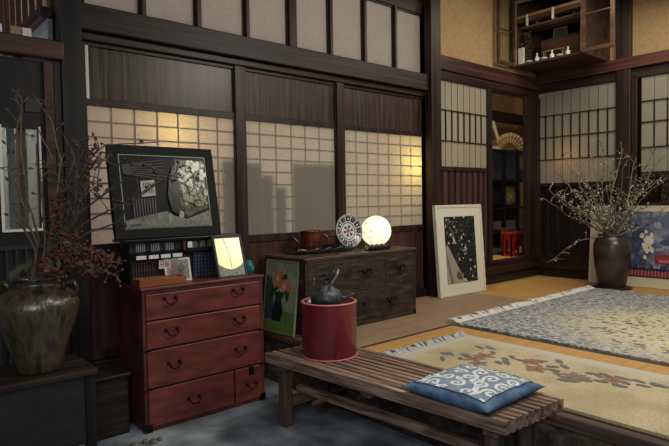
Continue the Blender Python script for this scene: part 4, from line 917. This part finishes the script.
for i, (a, b, c, d, e, off) in enumerate(bare):
    P5 = [JB, JM+side*random.uniform(-.03, .03)] + [atj(p[0]+random.uniform(-1, 1), p[1], off*t_) for p, t_ in ((a, .2), (b, .4), (c, .6), (d, .8), (e, 1))]
    fine = []
    for k in range(len(P5)-1):
        for q in range(3):
            p = P5[k].lerp(P5[k+1], q/3); fine.append(p+V(random.uniform(-1, 1), random.uniform(-1, 1), random.uniform(-1, 1))*.003*(k > 1))
    fine.append(P5[-1]); rad = [.0055*(1-.7*k/len(fine)) for k in range(len(fine))]
    right = 5 <= i < 9; mid = i > 9
    m = MB().tube(fine, rad, 6); bd = MB(); lf = MB()
    for k in range(5 if mid else 8, len(fine)):
        if random.random() < (.9 if mid else .6):
            dd_ = (side*random.uniform(-1, 1)+V(0, 0, random.uniform(-.3, 1))+depth*random.uniform(-.5, .5)).normalized()*random.uniform(.02, .06); e_ = fine[k]+dd_
            m.tube([fine[k], fine[k]+dd_*.5+V(0, 0, .004), e_], [.0022, .0018, .001], 5)
            if i >= 5 or i == 3:
                for _ in range(random.choice([1, 1, 2])): ball(bd, e_+V(random.uniform(-1, 1), 0, random.uniform(-1, 1))*.008, random.uniform(.0045, .0065), 0)
            if random.random() < .5:
                q = e_; w = dd_.normalized(); s3 = w.cross(depth).normalized()
                lf.face([q, q+w*.012+s3*.006, q+w*.026, q+w*.012-s3*.006], random.choice([0, 0, 1]))
    root = m.build('berry_branch', twig if not right and i < 5 else twigd, None)
    tag(root, 'fine twiggy branch with russet leaves and dark berries before the black post' if mid else 'long thin branch with sparse dark berries reaching right across the alley picture' if right else 'bare crooked branch rising straight up from the glazed jar before the dark door', 'branch', 'twiggy russet branches in the jar' if mid else 'branches reaching right from the jar' if right else 'upright branches in the jar')
    if bd.v: bd.build('berries', berryd, root, kind='stuff')
    if lf.v: lf.build('leaves', [leafr, leafg], root, kind='stuff')
# dense berry sprays
sprays = [((60, 262), (85, 258), (112, 262)), ((58, 265), (90, 266), (118, 276)), ((50, 262), (62, 250), (60, 238)), ((48, 264), (42, 262), (50, 275)), ((60, 258), (78, 248), (98, 252)), ((55, 258), (60, 245), (72, 232)), ((62, 262), (92, 256), (122, 264)), ((46, 262), (52, 270), (62, 272)), ((60, 260), (84, 250), (110, 256)), ((54, 255), (58, 228), (58, 205))]
for i, (a, b, c) in enumerate(sprays):
    off = random.uniform(-.12, .0)
    P4 = [JB, JM+side*random.uniform(-.03, .04), atj(*a, off*.3), atj(*b, off*.7), atj(*c, off)]
    m = MB().tube(P4, [.004, .004, .0035, .003, .002], 6); bd = MB(); lf = MB()
    for k in range(46):
        t_ = random.random(); p = P4[2].lerp(P4[3], t_*2) if t_ < .5 else P4[3].lerp(P4[4], t_*2-1)
        q = p+V(random.gauss(0, .016), random.gauss(0, .02), random.gauss(0, .017)-.004)
        m.tube([p, q], [.0012, .001], 4, cap=False); ball(bd, q, random.uniform(.0045, .0065), 0, 6)
    for k in range(7):
        p = P4[2].lerp(P4[4], random.random()); w = (side*random.uniform(-1, 1)+V(0, 0, random.uniform(-.6, 1))+depth*random.uniform(-.3, .3)).normalized(); s3 = w.cross(depth).normalized()
        L3 = random.uniform(.03, .06); lf.face([p, p+w*L3*.45+s3*.009, p+w*L3, p+w*L3*.45-s3*.009], random.choice([0, 1]))
    root = m.build('berry_spray', twigd, None); tag(root, 'dense drooping spray of small red berries over the shoulder of the glazed jar', 'branch', 'red berry sprays in the jar')
    bd.build('berries', berry, root, kind='stuff'); lf.build('leaves', [leafg, leafr], root, kind='stuff')
# leafy sprig on the left
m = MB(); P3 = [JB, JM-side*.02, atj(32, 258), atj(20, 262), atj(10, 270)]; m.tube(P3, [.003, .003, .0025, .002, .0015], 6); lf = MB()
for k in range(9):
    p = P3[2].lerp(P3[4], k/8); w = (V(0, 0, -1)+side*random.uniform(-.8, .2)).normalized(); s3 = w.cross(depth).normalized(); L3 = .05; lf.face([p, p+w*L3*.4+s3*.01, p+w*L3, p+w*L3*.4-s3*.01], 0)
root = m.build('leafy_sprig', twigd, None); tag(root, 'small sprig of drooping olive leaves at the left of the glazed jar', 'sprig'); lf.build('leaves', leafg, root, kind='stuff')

# ------------------------------------------------------------------ household altar cabinet in the upper corner
az = 2.262; ax0 = 4.64; ay0, ay1 = on(609, 61, 0, XB).y, YL-.005; atop = 2.92
alt = thing('altar_cabinet', 'open wooden altar cabinet with glass doors high in the room corner', 'cabinet', ((ax0+XB)/2, (ay0+ay1)/2, az))
sw2 = wood('altar_wood', [(96, 72, 52), (134, 104, 74), (150, 118, 86)], 'y', .5, .8)
swd = wood('altar_dark_wood', [(46, 32, 26), (72, 50, 38), (86, 60, 46)], 'y', .45, .8)
MB().box(ax0, XB+.02, ay0, ay1, az, az+.02).build('base_board', swd, alt, .003)
MB().box(ax0, XB+.02, ay1-.015, ay1, az+.02, atop).build('side_panel', swd, alt)
MB().box(ax0, XB+.02, ay0, ay0+.015, az+.02, atop).build('side_panel', swd, alt)
MB().box(XB-.0, XB+.015, ay0+.015, ay1-.015, az+.02, atop).build('back_panel', black_z, alt)
MB().box(ax0, XB+.02, ay0, ay1, atop, atop+.02).build('top_board', swd, alt)
fy = 2.195
m = MB(); m.box(ax0-.012, ax0+.01, ay1-.03, ay1, az+.02, atop).box(ax0-.012, ax0+.01, ay0, ay0+.028, az+.02, atop).box(ax0-.01, ax0+.01, ay0+.028, ay1-.03, az+.42, az+.445).box(ax0-.01, ax0+.01, ay0+.028, ay1-.03, az+.56, az+.59); m.build('front_frame', sw2, alt, .002)
m = MB(); m.box(ax0+.1, ax0+.3, ay0+.03, ay1-.03, az+.36, az+.375)
for k in range(3): m.box(ax0+.09, ax0+.1, ay0+.12+.17*k, ay0+.14+.17*k, az+.36, az+.46)
m.build('inner_shelf', sw2, alt)
m = MB(); m.box(ax0-.0, ax0+.06, ay0+.03, ay1-.03, az+.385, az+.42).build('hanging_rail', swd, alt)
# doors
xd0 = LX(496, 60, 2.81)
def adoor(x0, x1, y0, y1, lab, solid=0):
    d = thing('door', None, None, ((x0+x1)/2, (y0+y1)/2, az+.01)); del_ = d; d.parent = alt; d.location = Vector(((x0+x1)/2, (y0+y1)/2, az+.01))-WL[alt]; d['label'] = lab
    return d
def door_parts(axis, p0, p1, q, solid_from=None):
    m = MB(); z0, z1 = az+.0, atop
    B = lambda a, b, n0, n1, c, e, k=0: m.box(a, b, q+n0, q+n1, c, e, k) if axis == 'x' else m.box(q+n0, q+n1, a, b, c, e, k)
    B(p0, p0+.028, -.01, .01, z0, z1); B(p1-.028, p1, -.01, .01, z0, z1); B(p0+.028, p1-.028, -.01, .01, z0, z0+.03); B(p0+.028, p1-.028, -.01, .01, z1-.03, z1)
    B(p0+.028, p1-.028, -.006, .006, z0+.3, z0+.31)
    dr_ = m.build('door', swd, alt, .002, label='open glazed altar door, %s' % ('folded along the left wall' if axis == 'x' else 'swung out to the right'))
    m2 = MB(); m = m2; (m2.face([(p0+.028, q, z0+.03), (p1-.028, q, z0+.03), (p1-.028, q, z1-.03), (p0+.028, q, z1-.03)]) if axis == 'x' else m2.face([(q, p0+.028, z0+.03), (q, p1-.028, z0+.03), (q, p1-.028, z1-.03), (q, p0+.028, z1-.03)])); m2.build('pane', glass, dr_)
door_parts('x', xd0, ax0-.01, 2.795)
dyr = on(614.5, 43, 0, ax0-.02).y
door_parts('y', dyr, ay0+.01, ax0-.02)
# altar contents
for yy_ in (2.42, 2.66): box('hanging_bracket', cream, ax0-.016, ax0-.01, yy_, yy_+.02, az+.34, az+.44, alt, .001)
MB().slab(V(ax0+.12, ay0+.05, az+.34), V(0, 1, 0), V(.28, 0, .1).normalized(), V(-.1, 0, .28).normalized(), 0, ay1-ay0-.1, 0, .28, 0, .02).build('shrine_roof', MATS['altar_dark_wood'], alt, .002)
def AT(py_px, pz_px, x): p = on(py_px, pz_px, 0, x); return p
za = az+.021
p = AT(541, 33, ax0+.25)
P = Pic((ax0+.28, AT(553, 40, ax0+.28).y, AT(560, 38, ax0+.28).z-.0), (ax0+.28, AT(567, 40, ax0+.28).y, AT(560, 38, ax0+.28).z), (ax0+.29, (AT(553, 40, ax0+.28).y+AT(567, 40, ax0+.28).y)/2, AT(560, 27, ax0+.28).z))
base_z = P.o.z
o = box('altar_plinth', swd, ax0+.22, ax0+.36, ay0+.1, ay1-.15, za, base_z-.001, bevel=.003); tag(o, 'dark wooden step shelf inside the altar cabinet', 'shelf')
o = thing('framed_mirror', 'small wooden framed greenish mirror inside the altar cabinet', 'mirror', P.o)
P.bar4(MB(), 0, P.w, 0, P.h, .014, -.01, .002).build('frame', sw2, o); m = MB(); m.slab(P.o, P.u, P.v, P.n, .013, P.w-.013, .013, P.h-.013, -.008, -.002); m.build('mirror', mat('green_mirror', (70, 84, 76), .2), o)
for px, py, kk in ((537, 53, 0), (568, 46, 1), (552, 50, 2)):
    q = AT(px, py, ax0+.09); r = .022
    o = MB().lathe(V(q.x, q.y, za), [(.0, 0), (r*.7, 0), (r, .02), (r*.9, .045), (r*.35, .06), (r*.3, .075), (r*.45, .085), (.0, .08)], 20).build('offering_vase', mat('white_china_%d' % kk, (208, 206, 198), .25), None)
    tag(o, ['small white offering vase in the altar, left one', 'small white offering vase in the altar, right one', 'small white offering vase in the altar, middle one'][kk], 'vase')
    o2 = MB().lathe(V(q.x-.06, q.y+.045, za), [(.0, 0), (.016, 0), (.03, .012), (.032, .016), (.0, .008)], 20).build('offering_dish', MATS['white_china_%d' % kk], None)
    tag(o2, ['white offering dish in the altar, left one', 'white offering dish in the altar, right one', 'white offering dish in the altar, middle one'][kk], 'dish')
random.seed(3)
for i, px in enumerate((522, 526)):
    q = AT(px, 55, ax0+.07); m = MB(); b_p = V(q.x, min(q.y, ay1-.05), za); tipp = b_p+V(.02, -.01, .30); m.tube([b_p, b_p.lerp(tipp, .5)+V(0, .01, 0), tipp], [.004, .003, .002], 6)
    lf = MB()
    for k in range(46):
        p = b_p.lerp(tipp, .2+.8*random.random()); w = V(random.uniform(-1, 1), random.uniform(-1, .3), random.uniform(-.3, 1)).normalized(); s3 = w.orthogonal().normalized(); L3 = random.uniform(.03, .055)
        e = p+w*L3
        if e.y > ay1-.03: continue
        lf.face([p, p+w*L3*.5+s3*.009, e, p+w*L3*.5-s3*.009], 0)
    root = m.build('evergreen_sprig', twig, None); tag(root, 'leafy evergreen sprig at the left inside the altar' + (', behind' if i else ', in front'), 'sprig'); lf.build('leaves', green, root, kind='stuff')
q = AT(524, 58, ax0+.04); o = box('paper_packet', strip_m, ax0+.03, ax0+.05, ay1-.085, ay1-.03, za, za+.15, bevel=.002); tag(o, 'white folded paper packet at left inside the altar', 'packet')
q0, q1 = AT(543, 42, ax0+.16), AT(565, 44, ax0+.16)
m = MB(); m.box(ax0+.13, ax0+.2, q1.y, q0.y, za+.09, za+.1)
for y in (q1.y+.01, q0.y-.02): m.box(ax0+.14, ax0+.19, y, y+.01, za, za+.09)
o = m.build('offering_table', sw2, None, .002); tag(o, 'small pale wooden offering table inside the altar', 'table')

# ------------------------------------------------------------------ inner room beyond the opening
NF = .507
struct(box('floor_inner', gold_tx, 3.7, 8.2, YL+.12, 6.0, NF-.05, NF, bevel=0), 'golden mat floor of the inner room')
struct(box('wall_inner', ochre, 3.7, 8.2, 4.6, 4.7, 0, 3.2, bevel=0), 'ochre wall of the inner room')
struct(box('wall_inner_side', ochre, 7.6, 7.7, YL+.1, 4.6, 0, 3.2, bevel=0))
struct(box('wall_inner_left', ochre, 3.75, 3.8, YL+.12, 4.6, 0, 3.2, bevel=0))
IY = 3.55
def IX(px, y=IY): return LX(px, 200, y)
def IZ(py, px=508, y=IY): return LZ(px, py, y)
ix0, ix1 = IX(488), IX(540); ztp = IZ(150)
cab = thing('display_cabinet', 'dark glass fronted display cabinet seen through the opening', 'cabinet', ((ix0+ix1)/2, IY+.18, NF))
MB().box(ix0, ix1, IY-.01, IY+.36, ztp-.03, ztp).build('top_board', black_x, cab, .003)
MB().box(ix0, ix1, IY+.33, IY+.35, NF, ztp-.03).build('back_panel', black_x, cab)
zsf = [IZ(180), IZ(208), IZ(232)]
for z in zsf: MB().box(ix0, ix1, IY, IY+.34, z-.012, z+.008).build('shelf', dark_x, cab, .002)
for px in (488, 503.5, 517.5, 537): MB().box(IX(px), IX(px)+.035, IY-.01, IY+.03, NF, ztp-.03).build('upright', black_z, cab, .002)
MB().box(ix0, ix1, IY, IY+.34, NF, NF+.04).build('bottom_board', black_x, cab)
for k, (a, b) in enumerate(((488, 503), (505, 517), (519, 536))): MB().box(IX(a)+.03, IX(b), IY+.004, IY+.008, zsf[0]+.01, ztp-.035).build('pane', glass, cab)
random.seed(12)
gm = mat('glassware', (124, 122, 110), .15, 0, .5)
for k, px in enumerate((493, 497, 501, 508, 511, 514, 521, 524)):
    r, h = random.uniform(.028, .045), random.uniform(.08, .2); o = MB().lathe(V(IX(px, IY+.15), IY+.15, zsf[0]+.009), [(.0, 0), (r*.8, 0), (r, .3*h), (r*.9, .6*h), (r*.4, .8*h), (r*.45, h), (.0, h*.97)], 20).build('bottle', gm, None)
    tag(o, 'small pale glass bottle on the top shelf inside the display cabinet', 'bottle', 'bottles in the display cabinet')
# fan
fc = V(IX(510, IY+.1), IY+.10, ztp+.02); fr_ = (492.5, 531)
fan = thing('folding_fan', 'open pleated paper fan standing on top of the display cabinet', 'fan', V(fc.x, fc.y, ztp))
R_ = 16.5/FPX*V(fc.x, fc.y, 0).dot(fw); m = MB(); rb = MB(); fs = side; ng = 22
for k in range(ng):
    a0 = math.radians(172-164*k/ng); a1 = math.radians(172-164*(k+1)/ng)
    w0, w1 = (.006 if k % 2 else -.006), (-.006 if k % 2 else .006)
    pt_ = lambda r, a, w: fc+fs*(r*math.cos(a))+V(0, 0, 1)*(r*math.sin(a))*1.02+depth*w
    for e in (0, .002): m.face([pt_(R_*.42, a0, w0+e), pt_(R_, a0, w0+e), pt_(R_, a1, w1+e), pt_(R_*.42, a1, w1+e)], 0)
    m.face([pt_(R_*.7, a0, w0-.002), pt_(R_*.8, a0, w0-.002), pt_(R_*.8, a1, w1-.002), pt_(R_*.7, a1, w1-.002)], 1)
    rb.tube([fc, pt_(R_*.98, a0, w0-.003)], [.004, .003], 5)
m.build('leaf', [mat('fan_paper', (190, 170, 124), .7), mat('fan_band', (150, 122, 80), .7)], fan); rb.build('ribs', mat('fan_rib', (110, 84, 56), .6), fan)
MB().lathe(V(fc.x, fc.y, ztp+.001), [(.0, 0), (.09, 0), (.1, .02), (.06, .04), (.0, .045)], 20).build('foot', noisy('fan_foot', [(60, 38, 30), (110, 80, 60)], (50, 50, 50), .7), fan)
# leaning pictures on the cabinet
P = Pic((IX(489, IY+.2), IY+.18, ztp+.001), (IX(500, IY+.2), IY+.16, ztp+.001), (IX(493, IY+.3), IY+.28, IZ(121, 494, IY+.28)))
o = thing('picture_frame', 'pale framed picture standing left of the fan in the inner room', 'picture frame', P.o)
P.bar4(MB(), 0, P.w, 0, P.h, .025, -.015, .003).build('frame', white_m, o); m = MB(); m.slab(P.o, P.u, P.v, P.n, .02, P.w-.02, .02, P.h-.02, -.012, -.001); bx_ = (.03, P.w-.03, .03, P.h-.03); N = [-.0005]
pp([(.1, .1), (.9, .1), (.9, .8), (.1, .8)], 1); pp(blob(.5, .5, .2, .2), 2); m.build('photo', [cream, mat('portrait_brown', (120, 84, 66), .6), mat('portrait_dark', (54, 40, 36), .6)], o)
o = box('paper_screen', cream, LX(519.5, 120, 4.58), LX(530, 120, 4.58), 4.58, 4.595, NF+.001, IZ(114, 522, 4.58), bevel=0)
o['label'] = 'pale paper screen against the wall at the right behind the fan'; o['category'] = 'screen'
m = MB().slab(V(LX(520.5, 105, 4.59), 4.595, IZ(110, 521, 4.59)), V(1, 0, .0).normalized(), V(-.14, 0, 1).normalized(), V(0, -1, 0), 0, .3, 0, .42, 0, .015); o = m.build('tilted_plaque', cream, None); tag(o, 'tilted pale plaque high at the right in the opening', 'plaque')
struct(MB().slab(V(IX(486, 4.3), 4.3, IZ(121, 488, 4.3)), V(1, 0, .0), V(0, 0, 1), V(0, -1, 0), 0, 2.2, 0, .13, 0, .08).build('trim_34', black_x, None), 'dark beam in the inner room')
# cushions and rolls
def pillow(c, sx, sy, sz3, m_, name, lab, cat, rot=.0):
    m = MB(); n_ = 14
    g_ = lambda u, v, k: V(c[0]+sx*(u*math.cos(rot)), c[1]+sx*0+sy*v*.0, c[2]+sz3*v+sx*u*math.sin(rot)) + V(0, k*sy*((1-u**4)*(1-v**4))**.5, 0)
    for k in (-1, 1):
        for i in range(n_):
            for j in range(n_):
                u0, u1, v0, v1 = -1+2*i/n_, -1+2*(i+1)/n_, -1+2*j/n_, -1+2*(j+1)/n_
                m.face([g_(u0, v0, k), g_(u1, v0, k), g_(u1, v1, k), g_(u0, v1, k)], 0, True)
    return tag(m.build(name, m_, None), lab, cat)
goldb = noisy('gold_brocade', [(104, 92, 48), (150, 134, 76), (190, 172, 110)], (40, 40, 40), .6, pos=[.35, .5, .62])
pillow((IX(514, IY+.06), IY+.10, zsf[1]+.135), .17, .06, .125, goldb, 'brocade_cushion', 'gold patterned cushion leaning on the display cabinet shelf', 'cushion', -.1)
pillow((IX(499, IY+.06), IY+.12, zsf[1]+.12), .09, .05, .11, noisy('dark_cloth', [(30, 28, 26), (60, 54, 44)], (20, 20, 20), .8), 'dark_cushion', 'dark cushion left of the gold one on the shelf', 'cushion')
for k, px in enumerate((507, 513, 519, 525)):
    o = MB().tube([V(IX(px), IY+.06, zsf[2]+.07), V(IX(px), IY+.3, zsf[2]+.07)], .058, 18).build('rolled_towel', mat('towel_%d' % k, (172, 160, 146) if k % 2 == 0 else (150, 138, 128), .9), None)
    tag(o, ['rolled pale towel on the low shelf, first from the left', 'rolled greyish towel on the low shelf, second from the left', 'rolled pale towel on the low shelf, second from the right', 'rolled greyish towel on the low shelf, rightmost'][k], 'towel')
o = box('brown_box', wood('brown_box_wood', [(90, 60, 40), (130, 90, 62)], 'x'), IX(506, IY-.1), IX(515, IY-.1), IY-.12, IY-.03, NF, IZ(228, 508, IY-.1), bevel=.004); tag(o, 'brown wooden box standing behind the red stool', 'box')
# red stand
RYs = 2.98; rxa, rxb = LX(511.5, 250, RYs), LX(526, 250, RYs); rzt = LZ(517, 232.5, RYs)
rs = thing('red_stand', 'small bright red lacquered stand with arched openings in the inner room', 'stand', ((rxa+rxb)/2, RYs+.08, NF))
MB().box(rxa-.012, rxb+.012, RYs-.012, RYs+.112, rzt-.018, rzt).build('top', redpaint, rs, .003)
m = MB(); hgt = rzt-.018-NF; cxm = (rxa+rxb)/2; hw = (rxb-rxa)/2; ow = hw*.52
def arch_side(mapf):
    for sg in (-1, 1): mapf(sg*ow, sg*hw, NF, rzt-.018)
    mapf(-ow, ow, NF+hgt*.78, rzt-.018); mapf(-ow, ow, NF, NF+.018)
    for k in range(6):
        a0 = math.pi*k/6; x0 = -ow*math.cos(a0); x1 = -ow*math.cos(math.pi*(k+1)/6); zc2 = NF+hgt*.55+hgt*.23*min(math.sin(a0), math.sin(math.pi*(k+1)/6)); mapf(x0, x1, zc2, NF+hgt*.78)
for yy in (RYs, RYs+.088): arch_side(lambda a, b, c, d: m.box(cxm+a, cxm+b, yy, yy+.012, c, d))
sc_ = .05/hw
for xx in (rxa, rxb-.012): arch_side(lambda a, b, c, d: m.box(xx, xx+.012, RYs+.05+a*sc_, RYs+.05+b*sc_, c, d))
m.build('body', redpaint, rs)
o = MB().lathe(V(cxm+.0, RYs+.05, NF+.019), [(.0, 0), (.02, 0), (.03, .025), (.027, .03), (.0, .012)], 20).build('white_bowl', porcelain, None); tag(o, 'small white bowl on the mat inside the red stand', 'bowl')
o = MB().lathe(V(LX(497, 250, 3.25), 3.25, NF+.001), [(.0, 0), (.10, 0), (.13, .02), (.09, .05), (.0, .06)], 24).build('dark_cloth_bundle', MATS['dark_cloth'], None); tag(o, 'low dark bundle on the mat left of the red stand', 'bundle')

# ------------------------------------------------------------------ light
def area(name, loc, target, size, power, col, sy=None, spread=None):
    d = bpy.data.lights.new(name, 'AREA'); d.energy = power; d.color = col; d.size = size
    if sy: d.shape = 'RECTANGLE'; d.size_y = sy
    if spread: d.spread = spread
    o = bpy.data.objects.new(name, d); COL.objects.link(o); o.location = loc; o.rotation_euler = (Vector(target)-Vector(loc)).to_track_quat('-Z', 'Y').to_euler(); return o
def bulb(name, loc, power, col, r=.03):
    d = bpy.data.lights.new(name, 'POINT'); d.energy = power; d.color = col; d.shadow_soft_size = r; o = bpy.data.objects.new(name, d); COL.objects.link(o); o.location = loc; return o
W_ = (1, .82, .6)
area('ceiling_lamp', (3.0, .3, 2.5), (3.0, 1.6, .3), .6, 40, (1, .93, .82))
area('ceiling_lamp_far', (4.2, 1.6, 2.75), (4.0, 1.9, .3), .9, 22, (1, .91, .78))
area('entrance_daylight', (-.6, -.6, 1.9), (1.6, 2.2, .6), 1.2, 34, (.86, .93, 1))
area('bench_fill', (1.35, 1.0, 2.5), (1.45, 1.5, 0), .4, 9, (1, .92, .84), spread=2.2)  # added unseen fill light, brightens bench, cushion and canister
area('back_of_paper_1', (1.3, 3.8, 1.3), (1.3, 2.92, 1.3), .9, 3.3, (1, .78, .68))
area('back_of_paper_2', (2.2, 3.8, 1.35), (2.2, 2.92, 1.3), .9, 2.5, (1, .9, .78))
area('back_of_paper_3', (3.05, 3.8, 1.3), (3.05, 2.92, 1.3), .7, 2.4, (1, .88, .66))
g1 = on(163, 133, 1, 3.06); bulb('bulb_behind_left_door', (g1.x, 3.08, g1.z), 1.7, (1, .72, .22), .04)
g2 = on(402, 166, 1, 3.06); bulb('bulb_behind_right_door', (min(g2.x, 3.5), 3.08, g2.z), 3.4, (1, .76, .2), .04)
g3 = on(577, 157, 0, XB+.2); bulb('bulb_behind_back_door', (XB+.16, g3.y, g3.z), .6, (1, .55, .2), .03)
area('upper_corridor', (2.2, 3.7, 2.6), (2.2, 2.92, 2.25), 2.4, 6, (1, .93, .88), .4)
bulb('inner_room_fill', (4.6, 3.08, 2.75), 46, (1, .82, .6), .12)  # unseen light added to brighten the display cabinet contents
bulb('curtain_backlight', (.45, 3.25, 1.5), 7, (.95, .95, 1), .1); bulb('upper_screen_fill', (.2, 3.4, 2.6), 5, (1, .86, .8), .1)  # both added out of view, to light the curtain strips and upper screen
w = bpy.data.worlds.new('world'); S.world = w; w.use_nodes = True; w.node_tree.nodes['Background'].inputs[0].default_value = (.62, .68, .8, 1); w.node_tree.nodes['Background'].inputs[1].default_value = .1
S.view_settings.view_transform = 'Standard'; S.view_settings.look = 'None'; S.view_settings.gamma = 1; S.view_settings.use_curve_mapping = False
S.view_settings.exposure = 0.0
